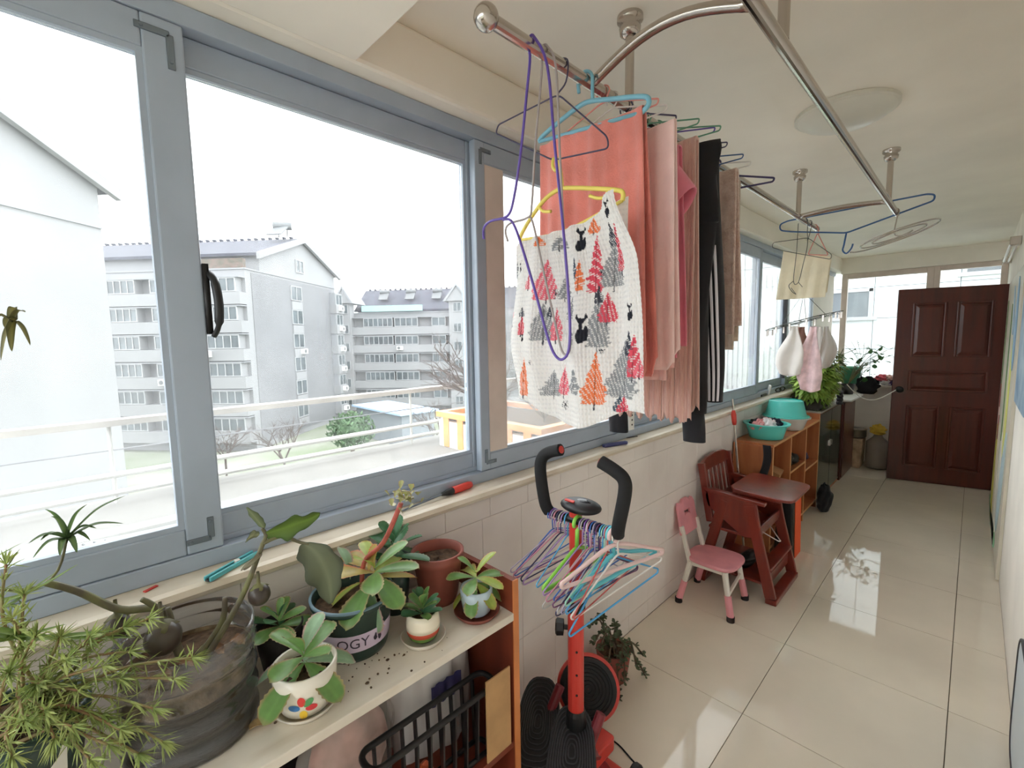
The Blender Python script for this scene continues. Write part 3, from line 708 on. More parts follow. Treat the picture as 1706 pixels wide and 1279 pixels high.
drape('fleece_blanket', 'long fluffy rose fleece blanket with ribbed pile', 'blanket', M_['fluffy'], 1.305, lerp(-.90, -.895), lerp(-.575, -.56),
      lambda u: 2.09+.01*u, lambda u: 1.315+.012*math.sin(u*60), gap=.026, fold=.003, nf=9, nu=120, nv=60, seed=5, fray=.006, solid=.008)
# black track trousers on a hanger
def sleeve_tube(parent, name, mt, pts, rx, ry, n=20, folds=.1, seed=0):
    rnd = random.Random(seed); ph = rnd.uniform(0, 6); P = curve(pts, 6); N = len(P)
    def f(u, v):
        i = min(int(v*(N-1)), N-2); t = v*(N-1)-i; p = P[i].lerp(P[i+1], t)
        a = 2*math.pi*u; k = 1+folds*math.sin(3*a+ph+v*7)+folds*.5*math.sin(7*a+v*11)
        q = v*(len(rx)-1); j = min(int(q), len(rx)-2); s = q-j
        X = rx[j]+(rx[j+1]-rx[j])*s; Y = ry[j]+(ry[j+1]-ry[j])*s
        return (p.x+math.cos(a)*X*k, p.y+math.sin(a)*Y*k, p.z)
    b = MB().grid(f, n, N*2, True); b.f.append(tuple(range(n-1, -1, -1))); b.m.append(0); k = (N*2-1)*n; b.f.append(tuple(k+i for i in range(n))); b.m.append(0)
    return b.build(name, mt, parent, smooth=True)
tp = thing('track_trousers', 'black track trousers with ribbed ankle cuffs hanging from the rail', 'trousers', (-.74, 1.47, 1.2))
sleeve_tube(tp, 'waist', M_['blackcl'], [(-.735, 1.45, 2.14), (-.735, 1.45, 1.9)], [.16, .165, .165], [.025, .03, .03], 28, .04, 1)
sleeve_tube(tp, 'trouser_leg', M_['blackcl'], [(-.83, 1.45, 1.91), (-.865, 1.44, 1.6), (-.90, 1.43, 1.33)], [.075, .065, .05, .038], [.03, .03, .03, .028], 22, .07, 2)
sleeve_tube(tp, 'trouser_leg', M_['blackcl'], [(-.655, 1.455, 1.91), (-.65, 1.455, 1.6), (-.632, 1.455, 1.31)], [.075, .065, .05, .04], [.03, .03, .03, .028], 22, .07, 3)
for x, y in ((-.90, 1.43), (-.632, 1.455)): sleeve_tube(tp, 'ankle_cuff', M_['blackcl'], [(x, y, 1.335), (x, y, 1.28), (x+.004, y, 1.215)], [.034, .037, .036], [.024, .025, .025], 30, .03, 4)
tj = thing('track_jacket', 'black track jacket with three white stripes down the sleeve', 'jacket', (-.735, 1.55, 1.3))
drape('jacket_body', '', '', M_['blackcl'], 1.575, lerp(-.90, -.90), lerp(-.67, -.68), lambda u: 2.13-.04*abs(u-.5)*2, lambda u: 1.55, gap=.03, fold=.008, nf=2, seed=8, part_of=tj)
SLV = [(-.655, 1.56, 2.13), (-.645, 1.55, 1.95), (-.622, 1.54, 1.7), (-.605, 1.535, 1.45), (-.60, 1.53, 1.34)]
sl_o = sleeve_tube(tj, 'sleeve', M_['blackcl'], SLV, [.04, .042, .04, .036, .03], [.03, .034, .034, .03, .026], 24, .05, 5)
sleeve_tube(tj, 'sleeve', M_['blackcl'], [(-.87, 1.545, 2.08), (-.905, 1.54, 1.7), (-.90, 1.54, 1.4)], [.04, .042, .04, .034], [.03, .034, .03, .026], 24, .05, 6)
sc = curve(SLV, 6)
for k in range(3):
    a0 = math.radians(-98+k*22); b = MB(); N = len(sc)
    def f(u, v, a0=a0):
        i = min(int(v*(N-1)), N-2); t = v*(N-1)-i; p = sc[i].lerp(sc[i+1], t)
        q = v*4; j = min(int(q), 3); s = q-j; rx = [.04, .042, .04, .036, .03]; ry = [.03, .034, .034, .03, .026]
        a = a0+math.radians(12)*u
        return (p.x+math.cos(a)*(rx[j]+(rx[j+1]-rx[j])*s)*1.09, p.y+math.sin(a)*(ry[j]+(ry[j+1]-ry[j])*s)*1.09, p.z)
    b.grid(lambda u, v: f(u, .36+.62*v), 4, 40).build('stripe', M_['stripew'], sl_o, smooth=True, solid=.003)
drape('fleece_garment', 'beige fluffy fleece garment hanging next to the striped track jacket', 'garment', M_['beige'], 1.675, lerp(-.88, -.88), lerp(-.60, -.585), lambda u: 2.11, lambda u: 1.56, gap=.035, fold=.008, nf=3, seed=9, solid=.008)
drape('taupe_towel', 'taupe towel hung at the far end of the clothes row', 'towel', M_['taupe'], 1.765, lerp(-.88, -.87), lerp(-.62, -.61), lambda u: 2.10, lambda u: 1.505-.0*u, gap=.02, fold=.008, nf=2, seed=10)
# hangers inside these garments (only hooks and ends show)
def put_hanger(label, mt, y, x=PX1, ang=0, group=None, name='wire_hanger', z=PZ+.0165, **k):
    o = hanger_mesh(**k).build(name, mt, None, smooth=True, keep=True); o.location = (x, y, z); o.rotation_euler = (0, 0, ang); return tag(o, label, 'hanger', group)
M_['greenw'] = mat('green_coated_wire', (96, 150, 120), .35); M_['whitew'] = mat('white_coated_wire', (226, 220, 214), .35)
put_hanger('pink wire hanger inside the paler muslin cloth', M_['pinkw'], 1.085, w=.16, d=.05, neck=.02)
put_hanger('white wire hanger inside the blush muslin cloth', M_['whitew'], 1.13, w=.16, d=.05, neck=.02)
put_hanger('dark wire hanger inside the rose T-shirt', M_['darkw'], 1.2, w=.15, d=.06, neck=.01)
put_hanger('green wire hanger inside the fleece blanket', M_['greenw'], 1.305, w=.165, d=.04, neck=.01)
put_hanger('purple wire hanger inside the track trousers', M_['purple'], 1.45, w=.15, d=.03, neck=-.005)
put_hanger('dark wire hanger inside the track jacket', M_['darkw'], 1.575, w=.14, d=.03, neck=.0)
put_hanger('blue wire hanger inside the beige fleece garment', M_['bluew'], 1.675, w=.155, d=.03, neck=.015)
put_hanger('white wire hanger inside the taupe towel', M_['whitew'], 1.765, w=.15, d=.03, neck=.015)
put_hanger('empty dark purple hanger sticking out past the taupe towel', mat('deep_purple_wire', (62, 54, 96), .35), 1.83, ang=.15, w=.2, d=.055, neck=.035, r=.0035)
put_hanger('empty green hanger sticking out above the fleece blanket', M_['greenw'], 1.375, w=.19, d=.045, neck=.005, ang=.1)
# ------------------------------------------------------------------ tree-print muslin cloth
def print_cloth():
    S = 480/1279.
    def cv(x, y): q = on(800+x*S, 280+y*S, 'y', .885); return q.x, q.z
    pxm = (cv(600, 600)[0]-cv(400, 600)[0])/200.
    PK, RD, OR, GR, DK, SL = (238, 120, 136), (222, 82, 100), (240, 132, 84), (150, 154, 158), (66, 70, 82), (78, 94, 112)
    trees = [(300, 405, 40, 150, PK), (432, 395, 17, 75, SL), (458, 405, 22, 110, OR), (530, 300, 30, 190, RD), (605, 240, 22, 80, DK), (600, 320, 40, 150, GR), (640, 245, 18, 150, RD),
        (545, 530, 38, 200, GR), (580, 550, 28, 100, RD), (295, 600, 42, 140, GR), (347, 620, 28, 120, PK), (232, 835, 22, 150, OR), (540, 812, 38, 180, OR), (455, 880, 30, 95, GR), (660, 760, 58, 190, GR),
        (685, 720, 20, 80, DK), (715, 730, 28, 140, RD), (635, 1005, 18, 55, SL), (658, 1005, 24, 60, RD), (345, 890, 38, 100, GR), (395, 870, 20, 110, PK), (275, 1050, 12, 40, SL), (300, 1060, 18, 45, RD),
        (205, 655, 18, 75, RD), (203, 615, 14, 40, DK), (135, 540, 10, 55, DK), (135, 600, 14, 60, PK), (515, 225, 22, 50, OR), (270, 305, 22, 35, OR), (350, 300, 34, 50, GR), (430, 710, 14, 60, GR),
        (375, 470, 22, 90, GR), (222, 470, 16, 60, PK), (150, 420, 12, 30, DK), (318, 590, 14, 60, DK), (745, 840, 20, 60, PK), (545, 520, 16, 60, DK), (410, 560, 20, 90, GR)]
    foxes = [(452, 320, 46), (478, 715, 56), (605, 196, 30), (178, 440, 20), (215, 750, 18), (690, 640, 30)]
    stars = [(338, 560, 20), (563, 805, 14), (405, 1045, 18), (265, 860, 10), (555, 465, 14), (140, 700, 10)]
    T = [(*cv(x, y), hw*1.25*pxm, h_*1.06*pxm, c) for x, y, hw, h_, c in trees]
    Fx = [(*cv(x, y), s*pxm) for x, y, s in foxes]; St = [(*cv(x, y), s*pxm) for x, y, s in stars]
    rnd = random.Random(2); hatch = {}
    def color(x, z):
        c = (240, 240, 238)
        if (int((x+2)/.0036) % 2 == 0) and (int(z/.0036) % 3 == 0): c = (228, 229, 229)
        for i, (ax, az, hw, h_, tc) in enumerate(T):
            t = (az-z)/h_
            if -0.0 <= t <= 1.12 and abs(x-ax) < hw*1.2:
                if t > 1: 
                    if abs(x-ax) < .0014: c = DK
                    continue
                e = hw*(min(1, t*1.35)*(1-.12*max(0, t-.75)*4))
                row = int((az-z+(x-ax)*.12)/.0042)
                k = (i, row)
                if k not in hatch: hatch[k] = rnd.uniform(.78, 1.12)
                if abs(x-ax) < e*hatch[k] and ((az-z+(x-ax)*.12)/.0042) % 1 < .8: c = tc
                if abs(x-ax) < .0012 and t > .15: c = tuple(q*.75 for q in tc)
        for (fx, fz, s) in Fx:
            u, v = (x-fx)/s, (z-fz)/s
            if abs(u) < .6 and abs(v) < 1.05:
                head = (.3 < v < .72 and abs(u) < .06+(v-.3)*.8) or (.68 < v < 1.0 and abs(abs(u)-.3) < (1.02-v)*.42)
                body = (u/.34)**2+((v+.45)/.5)**2 < 1 or ((u-.33)/.17)**2+((v+.3)/.5)**2 < 1 or (abs(u) < .12 and -.1 < v < .35)
                if head or body: c = (34, 36, 46)
        for (fx, fz, s) in St:
            u, v = x-fx, z-fz; q = math.hypot(u, v)
            if q < s and (q < s*.22 or abs(((math.atan2(v, u)/math.pi*6) % 1)-.5) > .36): c = (60, 64, 72)
        return c
    NU, NV = 250, 200
    XL = lambda t: -.872-.02*sm(t*1.6)+.04*sm((t-.6)/.4)
    XRr = lambda t: -.545+.045*sm(t*3)+.03*t
    ZT = lambda u: 1.808+.02*u+.035*sm((u-.72)/.28)
    ZB = lambda u: 1.40-.04*sm(u*3)+.035*sm((u-.55)/.45)+.012*math.sin(u*9)
    def fr(u, v):
        t = v; x = XL(t)+(XRr(t)-XL(t))*u; z = ZT(u)+(ZB(u)-ZT(u))*t
        tw = sm(t*4)
        y = .895-.012-.028*sm(t)+.012*math.sin(u*15+1+t*1.2)*(.3+.7*tw)+.006*math.sin(u*37+2)*(1-.3*t)+.0012*math.sin(u*330)+.0008*math.sin(t*260)
        y -= .045*sm((u-.72)/.28)*(1-sm(t*1.4))            # corner turned towards the room
        return (x, y, z)
    b = MB().grid(fr, NU, NV)
    o = b.build('muslin_wrap', None, None, smooth=True)
    o.data.materials.clear()
    mt = bpy.data.materials.new('printed_muslin'); mt.use_nodes = True; nt = mt.node_tree; p = nt.nodes['Principled BSDF']; p.inputs['Roughness'].default_value = .9
    at = nt.nodes.new('ShaderNodeVertexColor'); at.layer_name = 'print'; nt.links.new(at.outputs[0], p.inputs['Base Color'])
    tl = nt.nodes.new('ShaderNodeBsdfTranslucent'); nt.links.new(at.outputs[0], tl.inputs[0]); mx = nt.nodes.new('ShaderNodeMixShader'); mx.inputs[0].default_value = .25
    nt.links.new(p.outputs[0], mx.inputs[1]); nt.links.new(tl.outputs[0], mx.inputs[2]); nt.links.new(mx.outputs[0], nt.nodes['Material Output'].inputs[0])
    def paint(ob, src):
        ob.data.materials.append(mt)
        at_ = ob.data.color_attributes.new('print', 'FLOAT_COLOR', 'POINT'); memo = {}
        buf = []
        for (x, y, z) in src:
            c_ = color(x, z)
            if c_ not in memo: memo[c_] = lin(c_)
            buf += memo[c_]
        at_.data.foreach_set('color', buf)
    paint(o, b.v)
    tag(o, 'white muslin baby wrap printed with pine trees and foxes', 'cloth')
    # the shorter back layer
    def bk(u, v):
        t = v; x = -.90+(.345)*u-.012*t; z = ZT(u)+.003-(.285+.02*math.sin(u*5))*t
        return (x, .915+.018*sm(t)+.008*math.sin(u*13), z)
    b2_ = MB().grid(bk, 150, 110); k = b2_.build('back_layer', None, o, smooth=True); k.data.materials.clear(); paint(k, [(x+.21, y, z-.12) for x, y, z in b2_.v])
print_cloth()
# ------------------------------------------------------------------ far end of the rack
wb_ = MB(); Yb = 3.30
pts = tr(Yb, (1545, 323), (1558, 324), (1556, 334), (1410, 388), (1320, 386), (1300, 384), (1299, 374), (1312, 368))
wb_.tube(rounded(pts, .02), .0045, 8, closed=True)
wb_.tube(curve(tr(Yb, (1410, 388), (1406, 408), (1404, 417), (1410, 422), (1418, 414), (1421, 406)), 4), .0045, 8)
tag(wb_.build('plastic_hanger', M_['bluew'], None, smooth=True), 'large blue hanger resting upside down across the rail ends', 'hanger')
# round spiral sheet dryer
c = on(1492, 392, 'y', 3.27); sp = thing('spiral_dryer', 'flat wire spiral hanger below the far end of the rack', 'hanger', (c.x, c.y, c.z-.02))
ring = []
for i in range(90):
    a = i/89*2*math.pi*2.4; rr = .075+.125*i/89; ring.append((c.x+rr*math.cos(a+.5), c.y+rr*math.sin(a+.5)*.9, c.z+.30*rr*math.cos(a+.5)))
MB().tube(ring, .004, 7).build('spiral_wire', M_['steel'], sp, smooth=True)
MB().tube(curve([(PX2-.01, 3.27, PZ-.005), (PX2-.016, 3.27, PZ+.012), (PX2, 3.27, PZ+.018), (PX2+.016, 3.27, PZ+.003), (c.x, c.y, c.z+.08), (c.x, c.y, c.z), (c.x+.075, c.y+.03, c.z+.008)], 5), .003, 6).build('spiral_hook', M_['steel'], sp, smooth=True)
# thin wire hanger and long wire loop
h2 = MB(); Y2 = 3.22
h2.tube(curve([(PX1-.016, Y2, PZ), (PX1, Y2, PZ+.018), (PX1+.016, Y2, PZ)]+tr(Y2, (1346, 400)), 4), .002, 6)
h2.tube(rounded(tr(Y2, (1346, 396), (1386, 424), (1384, 432), (1306, 418), (1286, 412), (1288, 404)), .02), .002, 6, closed=True)
tag(h2.build('wire_hanger', M_['ironw'], None, smooth=True), 'thin iron wire hanger above the cream towel', 'hanger')
h3 = MB(); Y3 = 3.12
h3.tube(curve(tr(Y3, (1330, 372), (1327, 420), (1322, 468), (1330, 470), (1338, 440), (1345, 410), (1345, 385)), 5), .002, 6)
h3.tube(curve([(PX1-.016, Y3, PZ), (PX1, Y3, PZ+.017), (PX1+.016, Y3, PZ)]+tr(Y3, (1345, 385)), 4), .002, 6)
h3.tube(curve(tr(Y3, (1322, 468), (1314, 476), (1320, 486), (1326, 490)), 4), .002, 6)
h3.tube(curve(tr(Y3, (1330, 470), (1337, 478)), 4), .002, 6)
tag(h3.build('wire_hanger', M_['ironw'], None, smooth=True), 'iron wire hanger stretched into a long narrow loop', 'hanger')
h4 = MB(); Y4 = 3.36
h4.tube(curve([(PX1-.016, Y4, PZ), (PX1, Y4, PZ+.018), (PX1+.016, Y4, PZ)]+tr(Y4, (1364, 390)), 4), .003, 6)
h4.tube(rounded(tr(Y4, (1362, 388), (1380, 425), (1346, 424)), .012), .003, 6, closed=True)
tag(h4.build('wire_hanger', M_['pinkw'], None, smooth=True), 'narrow pink hanger carrying the cream towel', 'hanger')
A, B_ = tr(3.38, (1306, 419), (1385, 429)); C_, D_ = tr(3.38, (1296, 505), (1374, 512))
drape('cream_towel', 'pale cream towel folded over the pink hanger at the rack end', 'towel', M_['creamcl'], 3.38, lerp(A.x, C_.x), lerp(B_.x, D_.x), lambda u: A.z+(B_.z-A.z)*u, lambda u: C_.z+.02, gap=.02, fold=.01, nf=1.5, seed=12)
# oval peg hanger with baby clothes
pk = on(1337, 535, 'y', 3.75); pg = thing('peg_hanger', 'oval wire peg hanger hung with baby clothes', 'hanger', (pk.x, pk.y, pk.z))
for rr, dz in ((1, 0), (.8, .004), (.55, .006)):
    MB().tube([(pk.x+.235*rr*math.cos(a), pk.y+.13*rr*math.sin(a), pk.z+dz+.26*.235*rr*math.cos(a)) for a in [i*2*math.pi/28 for i in range(28)]], .0022, 5, closed=True).build('oval_wire', M_['ironw'], pg, smooth=True)
x = MB()
for k in range(-3, 4): x.tube([(pk.x+k*.06, pk.y-.12, pk.z+.26*k*.06), (pk.x+k*.06, pk.y+.12, pk.z+.26*k*.06)], .0018, 5)
for k in (-1, 1): x.tube([(pk.x+k*.14, pk.y, pk.z+.26*k*.14), (pk.x, pk.y-.0, pk.z+.2)], .0018, 5); x.tube([(pk.x, pk.y+k*.1, pk.z), (pk.x, pk.y, pk.z+.2)], .0018, 5)
t0 = tr(Y3, (1326, 490))[0]
x.tube(curve([(pk.x, pk.y, pk.z+.2), (pk.x-.02, pk.y-.25, pk.z+.23), (t0.x, t0.y, t0.z)], 5), .002, 5)
x.build('wire_frame', M_['ironw'], pg)
for k in range(14):
    a = k*2*math.pi/14; MB().box((pk.x+.225*math.cos(a), pk.y+.12*math.sin(a), pk.z-.022+.26*.225*math.cos(a)), (.01, .008, .045)).build('peg', M_['steel'], pg)
M_['babyw'] = mat('baby_cotton_white', (240, 236, 232), .9, var=.02, sheen=.3); M_['babyp'] = mat('baby_cotton_pink', (238, 208, 212), .9, var=.08, vscale=20, sheen=.3); M_['babyb'] = mat('brown_patch', (150, 112, 100), .9)
def bib(label, cx, y, ztop, wd, ht, mt, seed):
    def f(u, v):
        k = .28+.72*sm(v*1.6)*(1-.35*sm((v-.75)/.25))
        return (cx+(u-.5)*wd*k+.01*math.sin(v*5+seed), y+.012*math.sin(u*9+seed+v*3)*(.4+v), ztop-ht*v-.02*math.sin(u*3.14)*v)
    return tag(MB().grid(f, 20, 26).build('baby_garment', mt, None, smooth=True, solid=.006), label, 'baby clothes')
zz = pk.z-.04
q = on(1318, 590, 'y', 3.64); bib('white baby bib pinned to the peg hanger', q.x, 3.64, zz+.005, .17, .33, M_['babyw'], 1)
q = on(1345, 590, 'y', 3.66); o = bib('long pale pink baby garment pinned to the peg hanger', q.x+.02, 3.66, zz, .15, .43, M_['babyp'], 2)
q = on(1334, 580, 'y', 3.72); bib('pink and brown baby vest pinned to the peg hanger', q.x, 3.72, zz, .13, .22, M_['babyb'], 3)
q = on(1366, 560, 'y', 3.86); bib('white baby shirt pinned at the far side of the peg hanger', q.x, 3.86, zz, .14, .28, M_['babyw'], 4)
q = on(1384, 560, 'y', 3.80); bib('grey-white baby cloth pinned at the oval end of the peg hanger', q.x-.02, 3.80, zz, .10, .27, mat('grey_cotton', (214, 210, 204), .9), 5)
# ================================================================== low bookcase with pot plants by the window
M_['shelfwhite'] = mat('worn_white_board', (226, 218, 204), .35, c2=(196, 182, 160), vscale=7, contrast=(.5, .85), stretch=(2.5, .6, 1))
M_['brownboard'] = wood('red_brown_board', (128, 58, 38), (104, 44, 30), .4, 3, (6, 6, 1))
M_['orangeedge'] = mat('orange_edge_band', (206, 128, 74), .45, var=.06, vscale=6)
SZ = .795; SXF, SXB = -.862, -1.185; SY0, SY1 = -.9, .846
R = thing('low_bookcase', 'low bookcase with a worn white top shelf and red-brown side panel', 'bookcase', (-1.02, 0, 0))
MB().span((SXB, SY0, SZ-.022), (SXF, SY1, SZ)).build('top_shelf', M_['shelfwhite'], R, bevel=.002)
for y in (SY1, SY0-.018):
    o = MB().span((SXB, y, 0), (SXF-.004, y+.018, .888)).build('side_panel', M_['brownboard'], R)
    MB().span((SXF-.004, y-.001, 0), (SXF, y+.019, .889)).build('edge_band', M_['orangeedge'], o)
MB().span((SXB, SY0, .38), (SXF-.01, SY1, .40)).build('lower_shelf', M_['brownboard'], R)
MB().span((SXB, SY0, .05), (SXF-.01, SY1, .07)).build('bottom_shelf', M_['brownboard'], R)
MB().span((SXB, SY0, .02), (SXB+.006, SY1, SZ-.022)).build('back_sheet', M_['black'], R)  # added black sheet: interior shade put into colour, the case has no back
# ------------------------------------------------------------------ plant tools
def color_attr(o, name, fn):
    a = o.data.color_attributes.new(name, 'FLOAT_COLOR', 'POINT'); buf = []
    for v in o.data.vertices: buf += fn(v.co)
    a.data.foreach_set('color', buf)
def leaf_material(name, rough=.35, trans=.2):
    mt = bpy.data.materials.new(name); mt.use_nodes = True; nt = mt.node_tree; p = nt.nodes['Principled BSDF']; p.inputs['Roughness'].default_value = rough
    at = nt.nodes.new('ShaderNodeVertexColor'); at.layer_name = 'leafcol'
    nz = nt.nodes.new('ShaderNodeTexNoise'); nz.inputs['Scale'].default_value = 5; tc = nt.nodes.new('ShaderNodeTexCoord'); nt.links.new(tc.outputs['Object'], nz.inputs['Vector'])
    mr = nt.nodes.new('ShaderNodeMapRange'); mr.inputs['To Min'].default_value = .75; mr.inputs['To Max'].default_value = 1.25; nt.links.new(nz.outputs[0], mr.inputs[0])
    ml = nt.nodes.new('ShaderNodeVectorMath'); ml.operation = 'SCALE'; nt.links.new(at.outputs[0], ml.inputs[0]); nt.links.new(mr.outputs[0], ml.inputs['Scale'])
    nt.links.new(ml.outputs[0], p.inputs['Base Color'])
    tl = nt.nodes.new('ShaderNodeBsdfTranslucent'); nt.links.new(ml.outputs[0], tl.inputs[0]); mx = nt.nodes.new('ShaderNodeMixShader'); mx.inputs[0].default_value = trans
    nt.links.new(p.outputs[0], mx.inputs[1]); nt.links.new(tl.outputs[0], mx.inputs[2]); nt.links.new(mx.outputs[0], nt.nodes['Material Output'].inputs[0]); return mt
M_['leaf'] = leaf_material('fleshy_leaf')
def leafw(u, wd):
    u = max(0, min(1, u)); return max(wd*(1.05*u**.8)*max(0, 1-u**4.5)**.55*1.12, .035*(1-u))
def scallop_leaf(name, mid, edge, wd=.3, teeth=11, bend=.25, cup=.2):
    NU, NV = 23, 9; b = MB()
    def f(v, u):                                   # u along, v across
        s = (v-.5)*2; w_ = leafw(u, wd)
        w_ *= 1+(.07*math.sin(u*teeth*2*math.pi) if abs(s) > .99 else 0)
        return (u, s*w_, cup*w_*s*s*1.2 + bend*.0 - bend*u*u + .02*math.sin(u*5)*s)
    b.grid(f, NV, NU)
    o = b.build(name, M_['leaf'], None, smooth=True, keep=True)
    def col(c):
        u = c.x; w_ = max(leafw(u, wd), .01); e = min(1, abs(c.y)/w_); k = sm((e-.8)/.2)*.9+.5*sm((u-.9)/.1)
        k = min(1, k); m_, e_ = lin(mid), lin(edge); vein = 1.12 if abs(c.y) < .02 else 1
        return [m_[i]*vein*(1-k)+e_[i]*k for i in range(3)]+[1]
    color_attr(o, 'leafcol', col); me = o.data; bpy.data.objects.remove(o); return me
LG = scallop_leaf('kalanchoe_leaf', (112, 152, 84), (186, 150, 118), .30, 12, .22)
LG2 = scallop_leaf('kalanchoe_leaf_dark', (72, 120, 82), (120, 140, 104), .33, 10, .15)
LY = scallop_leaf('kalanchoe_leaf_yellow', (160, 178, 84), (206, 140, 92), .27, 13, .30)
LP = scallop_leaf('kalanchoe_leaf_pale', (150, 182, 146), (214, 150, 160), .36, 12, .40)
LR = scallop_leaf('kalanchoe_leaf_red', (178, 160, 92), (214, 110, 92), .30, 12, .12)
def put_leaf(parent, me, p, az, el, size, roll=0, wsc=1, name='leaf'):
    M = Matrix.Translation(Vector(p)-WL[parent.name]) @ Matrix.Rotation(math.radians(az), 4, 'Z') @ Matrix.Rotation(-math.radians(el), 4, 'Y') @ Matrix.Rotation(math.radians(roll), 4, 'X') @ Matrix.Diagonal((size, size*wsc, size, 1))
    o = bpy.data.objects.new(name, me); COL.objects.link(o); o.parent = parent; o.matrix_basis = M; WL[o.name] = WL[parent.name]; return o
def rosette(parent, c, size, meshes, seed, layers=((5, 5, 1.0), (4, 35, .85), (3, 62, .6)), lift=.012, stem=None):
    rnd = random.Random(seed); z = c[2]
    for n, el, s in layers:
        a0 = rnd.uniform(0, 360)
        for k in range(n):
            put_leaf(parent, rnd.choice(meshes), (c[0], c[1], z), a0+360*k/n+rnd.uniform(-14, 14), el+rnd.uniform(-10, 10), size*s*rnd.uniform(.85, 1.12), rnd.uniform(-15, 15))
        z += lift
def pot_shape(parent, name, mt, c, prof, n=32, wob=None, smooth=True):
    return MB().lathe([(r, z) for r, z in prof], n, c, wob=wob).build(name, mt, parent, smooth=smooth)
def wall_prof(pr, t=.004):                        # outer profile up, then inside down a little
    o = list(pr); r, z = pr[-1]; o += [(r-t, z), (r-t*1.3, z-.03)]; return o
def soil_disc(parent, c, r, z, mt='soil'):
    def f(u, v): a = u*2*math.pi; return (c[0]+math.cos(a)*r*v, c[1]+math.sin(a)*r*v, z+.004*math.sin(a*3+v*9)-.004*v)
    return MB().grid(f, 24, 6, True).build('soil', M_[mt], parent, smooth=True)
M_['cleargreen'] = mat('dark_green_pot', (40, 62, 56), .35); M_['terra'] = mat('terracotta_pot', (150, 82, 70), .55, var=.08, vscale=10); M_['blackpot'] = mat('black_nursery_pot', (44, 40, 40), .5)
M_['creampot'] = mat('cream_ceramic', (240, 230, 208), .25); M_['whitepot'] = mat('white_ceramic', (236, 230, 216), .22); M_['bluepot'] = mat('pale_blue_glaze', (186, 204, 214), .2, var=.05, vscale=10); M_['saucerw'] = mat('white_saucer', (214, 206, 192), .35, var=.05, vscale=9); M_['saucerr'] = mat('brown_saucer', (128, 66, 54), .5)
def saucer(label, c, r, mt, h_=.016):
    o = MB().lathe([(r*.8, SZ), (r*.84, SZ+.003), (r, SZ+h_), (r-.004, SZ+h_), (r*.82, SZ+.005), (.001, SZ+.005)], 36, (c[0], c[1], 0)).build('saucer', mt, None, smooth=True); return tag(o, label, 'saucer')
# 1 white pot with painted flower
c = (-.95, .315); z0 = SZ+.006
saucer('white saucer under the pot with the painted flower', c, .066, M_['saucerw'])
R = thing('potted_kalanchoe', 'kalanchoe with scalloped leaves in a white pot painted with coloured petals', 'potted plant', (*c, z0))
prof = [(.04, z0), (.05, z0+.005), (.057, z0+.03), (.062, z0+.06), (.064, z0+.092)]
pot_shape(R, 'pot', M_['whitepot'], (*c, 0), wall_prof(prof, .006)); soil_disc(R, c, .057, z0+.078)
def wrap_patch(parent, name, mt, c, rfun, a_mid, z_mid, outline, off=.0012):
    b = MB(); vs = []
    for (s, t) in [(0, 0)]+outline:
        z = z_mid+t; r = rfun(z)+off; a = a_mid+s/r; vs.append((c[0]+math.cos(a)*r, c[1]+math.sin(a)*r, z))
    n = len(outline); b.add(vs, [(0, 1+i, 1+(i+1) % n) for i in range(n)]); return b.build(name, mt, parent, smooth=True)
def prof_r(prof):
    def f(z):
        for (r0, a), (r1, b_) in zip(prof, prof[1:]):
            if a <= z <= b_: return r0+(r1-r0)*(z-a)/max(1e-6, b_-a)
        return prof[-1][0]
    return f
facing = math.atan2(0-c[1], 0-c[0])
for ang, cl in ((170, (60, 120, 180)), (95, (226, 70, 66)), (45, (92, 160, 100)), (-10, (220, 62, 70)), (-90, (242, 206, 70))):
    a = math.radians(ang); ol = []
    for k in range(16):
        t = 2*math.pi*k/16; u, v = math.cos(t)*.0115, math.sin(t)*.0075
        ol.append((math.cos(a)*(u+.0165)-math.sin(a)*v, math.sin(a)*(u+.0165)+math.cos(a)*v))
    ctr = (math.cos(a)*.0165, math.sin(a)*.0165)
    b = MB(); rf = prof_r(prof); vs = []
    for (s, t) in [ctr]+ol:
        z = z0+.032+t; r = rf(z)+.0014; q = facing-.15+s/r; vs.append((c[0]+math.cos(q)*r, c[1]+math.sin(q)*r, z))
    b.add(vs, [(0, 1+i, 1+(i+1) % 16) for i in range(16)]); b.build('painted_petal', mat('petal_paint', cl, .3), R)
rosette(R, (c[0], c[1], z0+.09), .10, [LG, LG, LP], 3, ((5, -8, 1.05), (4, 28, .95), (2, 60, .75)))
# 2 small succulent in black pot
c = (-1.112, .318)
R = thing('potted_succulent', 'small green rosette succulent in a black nursery pot', 'potted plant', (*c, SZ))
pot_shape(R, 'pot', M_['blackpot'], (*c, 0), wall_prof([(.038, SZ), (.047, SZ+.06), (.052, SZ+.105)])); soil_disc(R, c, .047, SZ+.095)
rosette(R, (c[0], c[1], SZ+.10), .085, [LG, LG2], 5, ((5, 12, 1), (4, 40, .7), (3, 65, .5)))
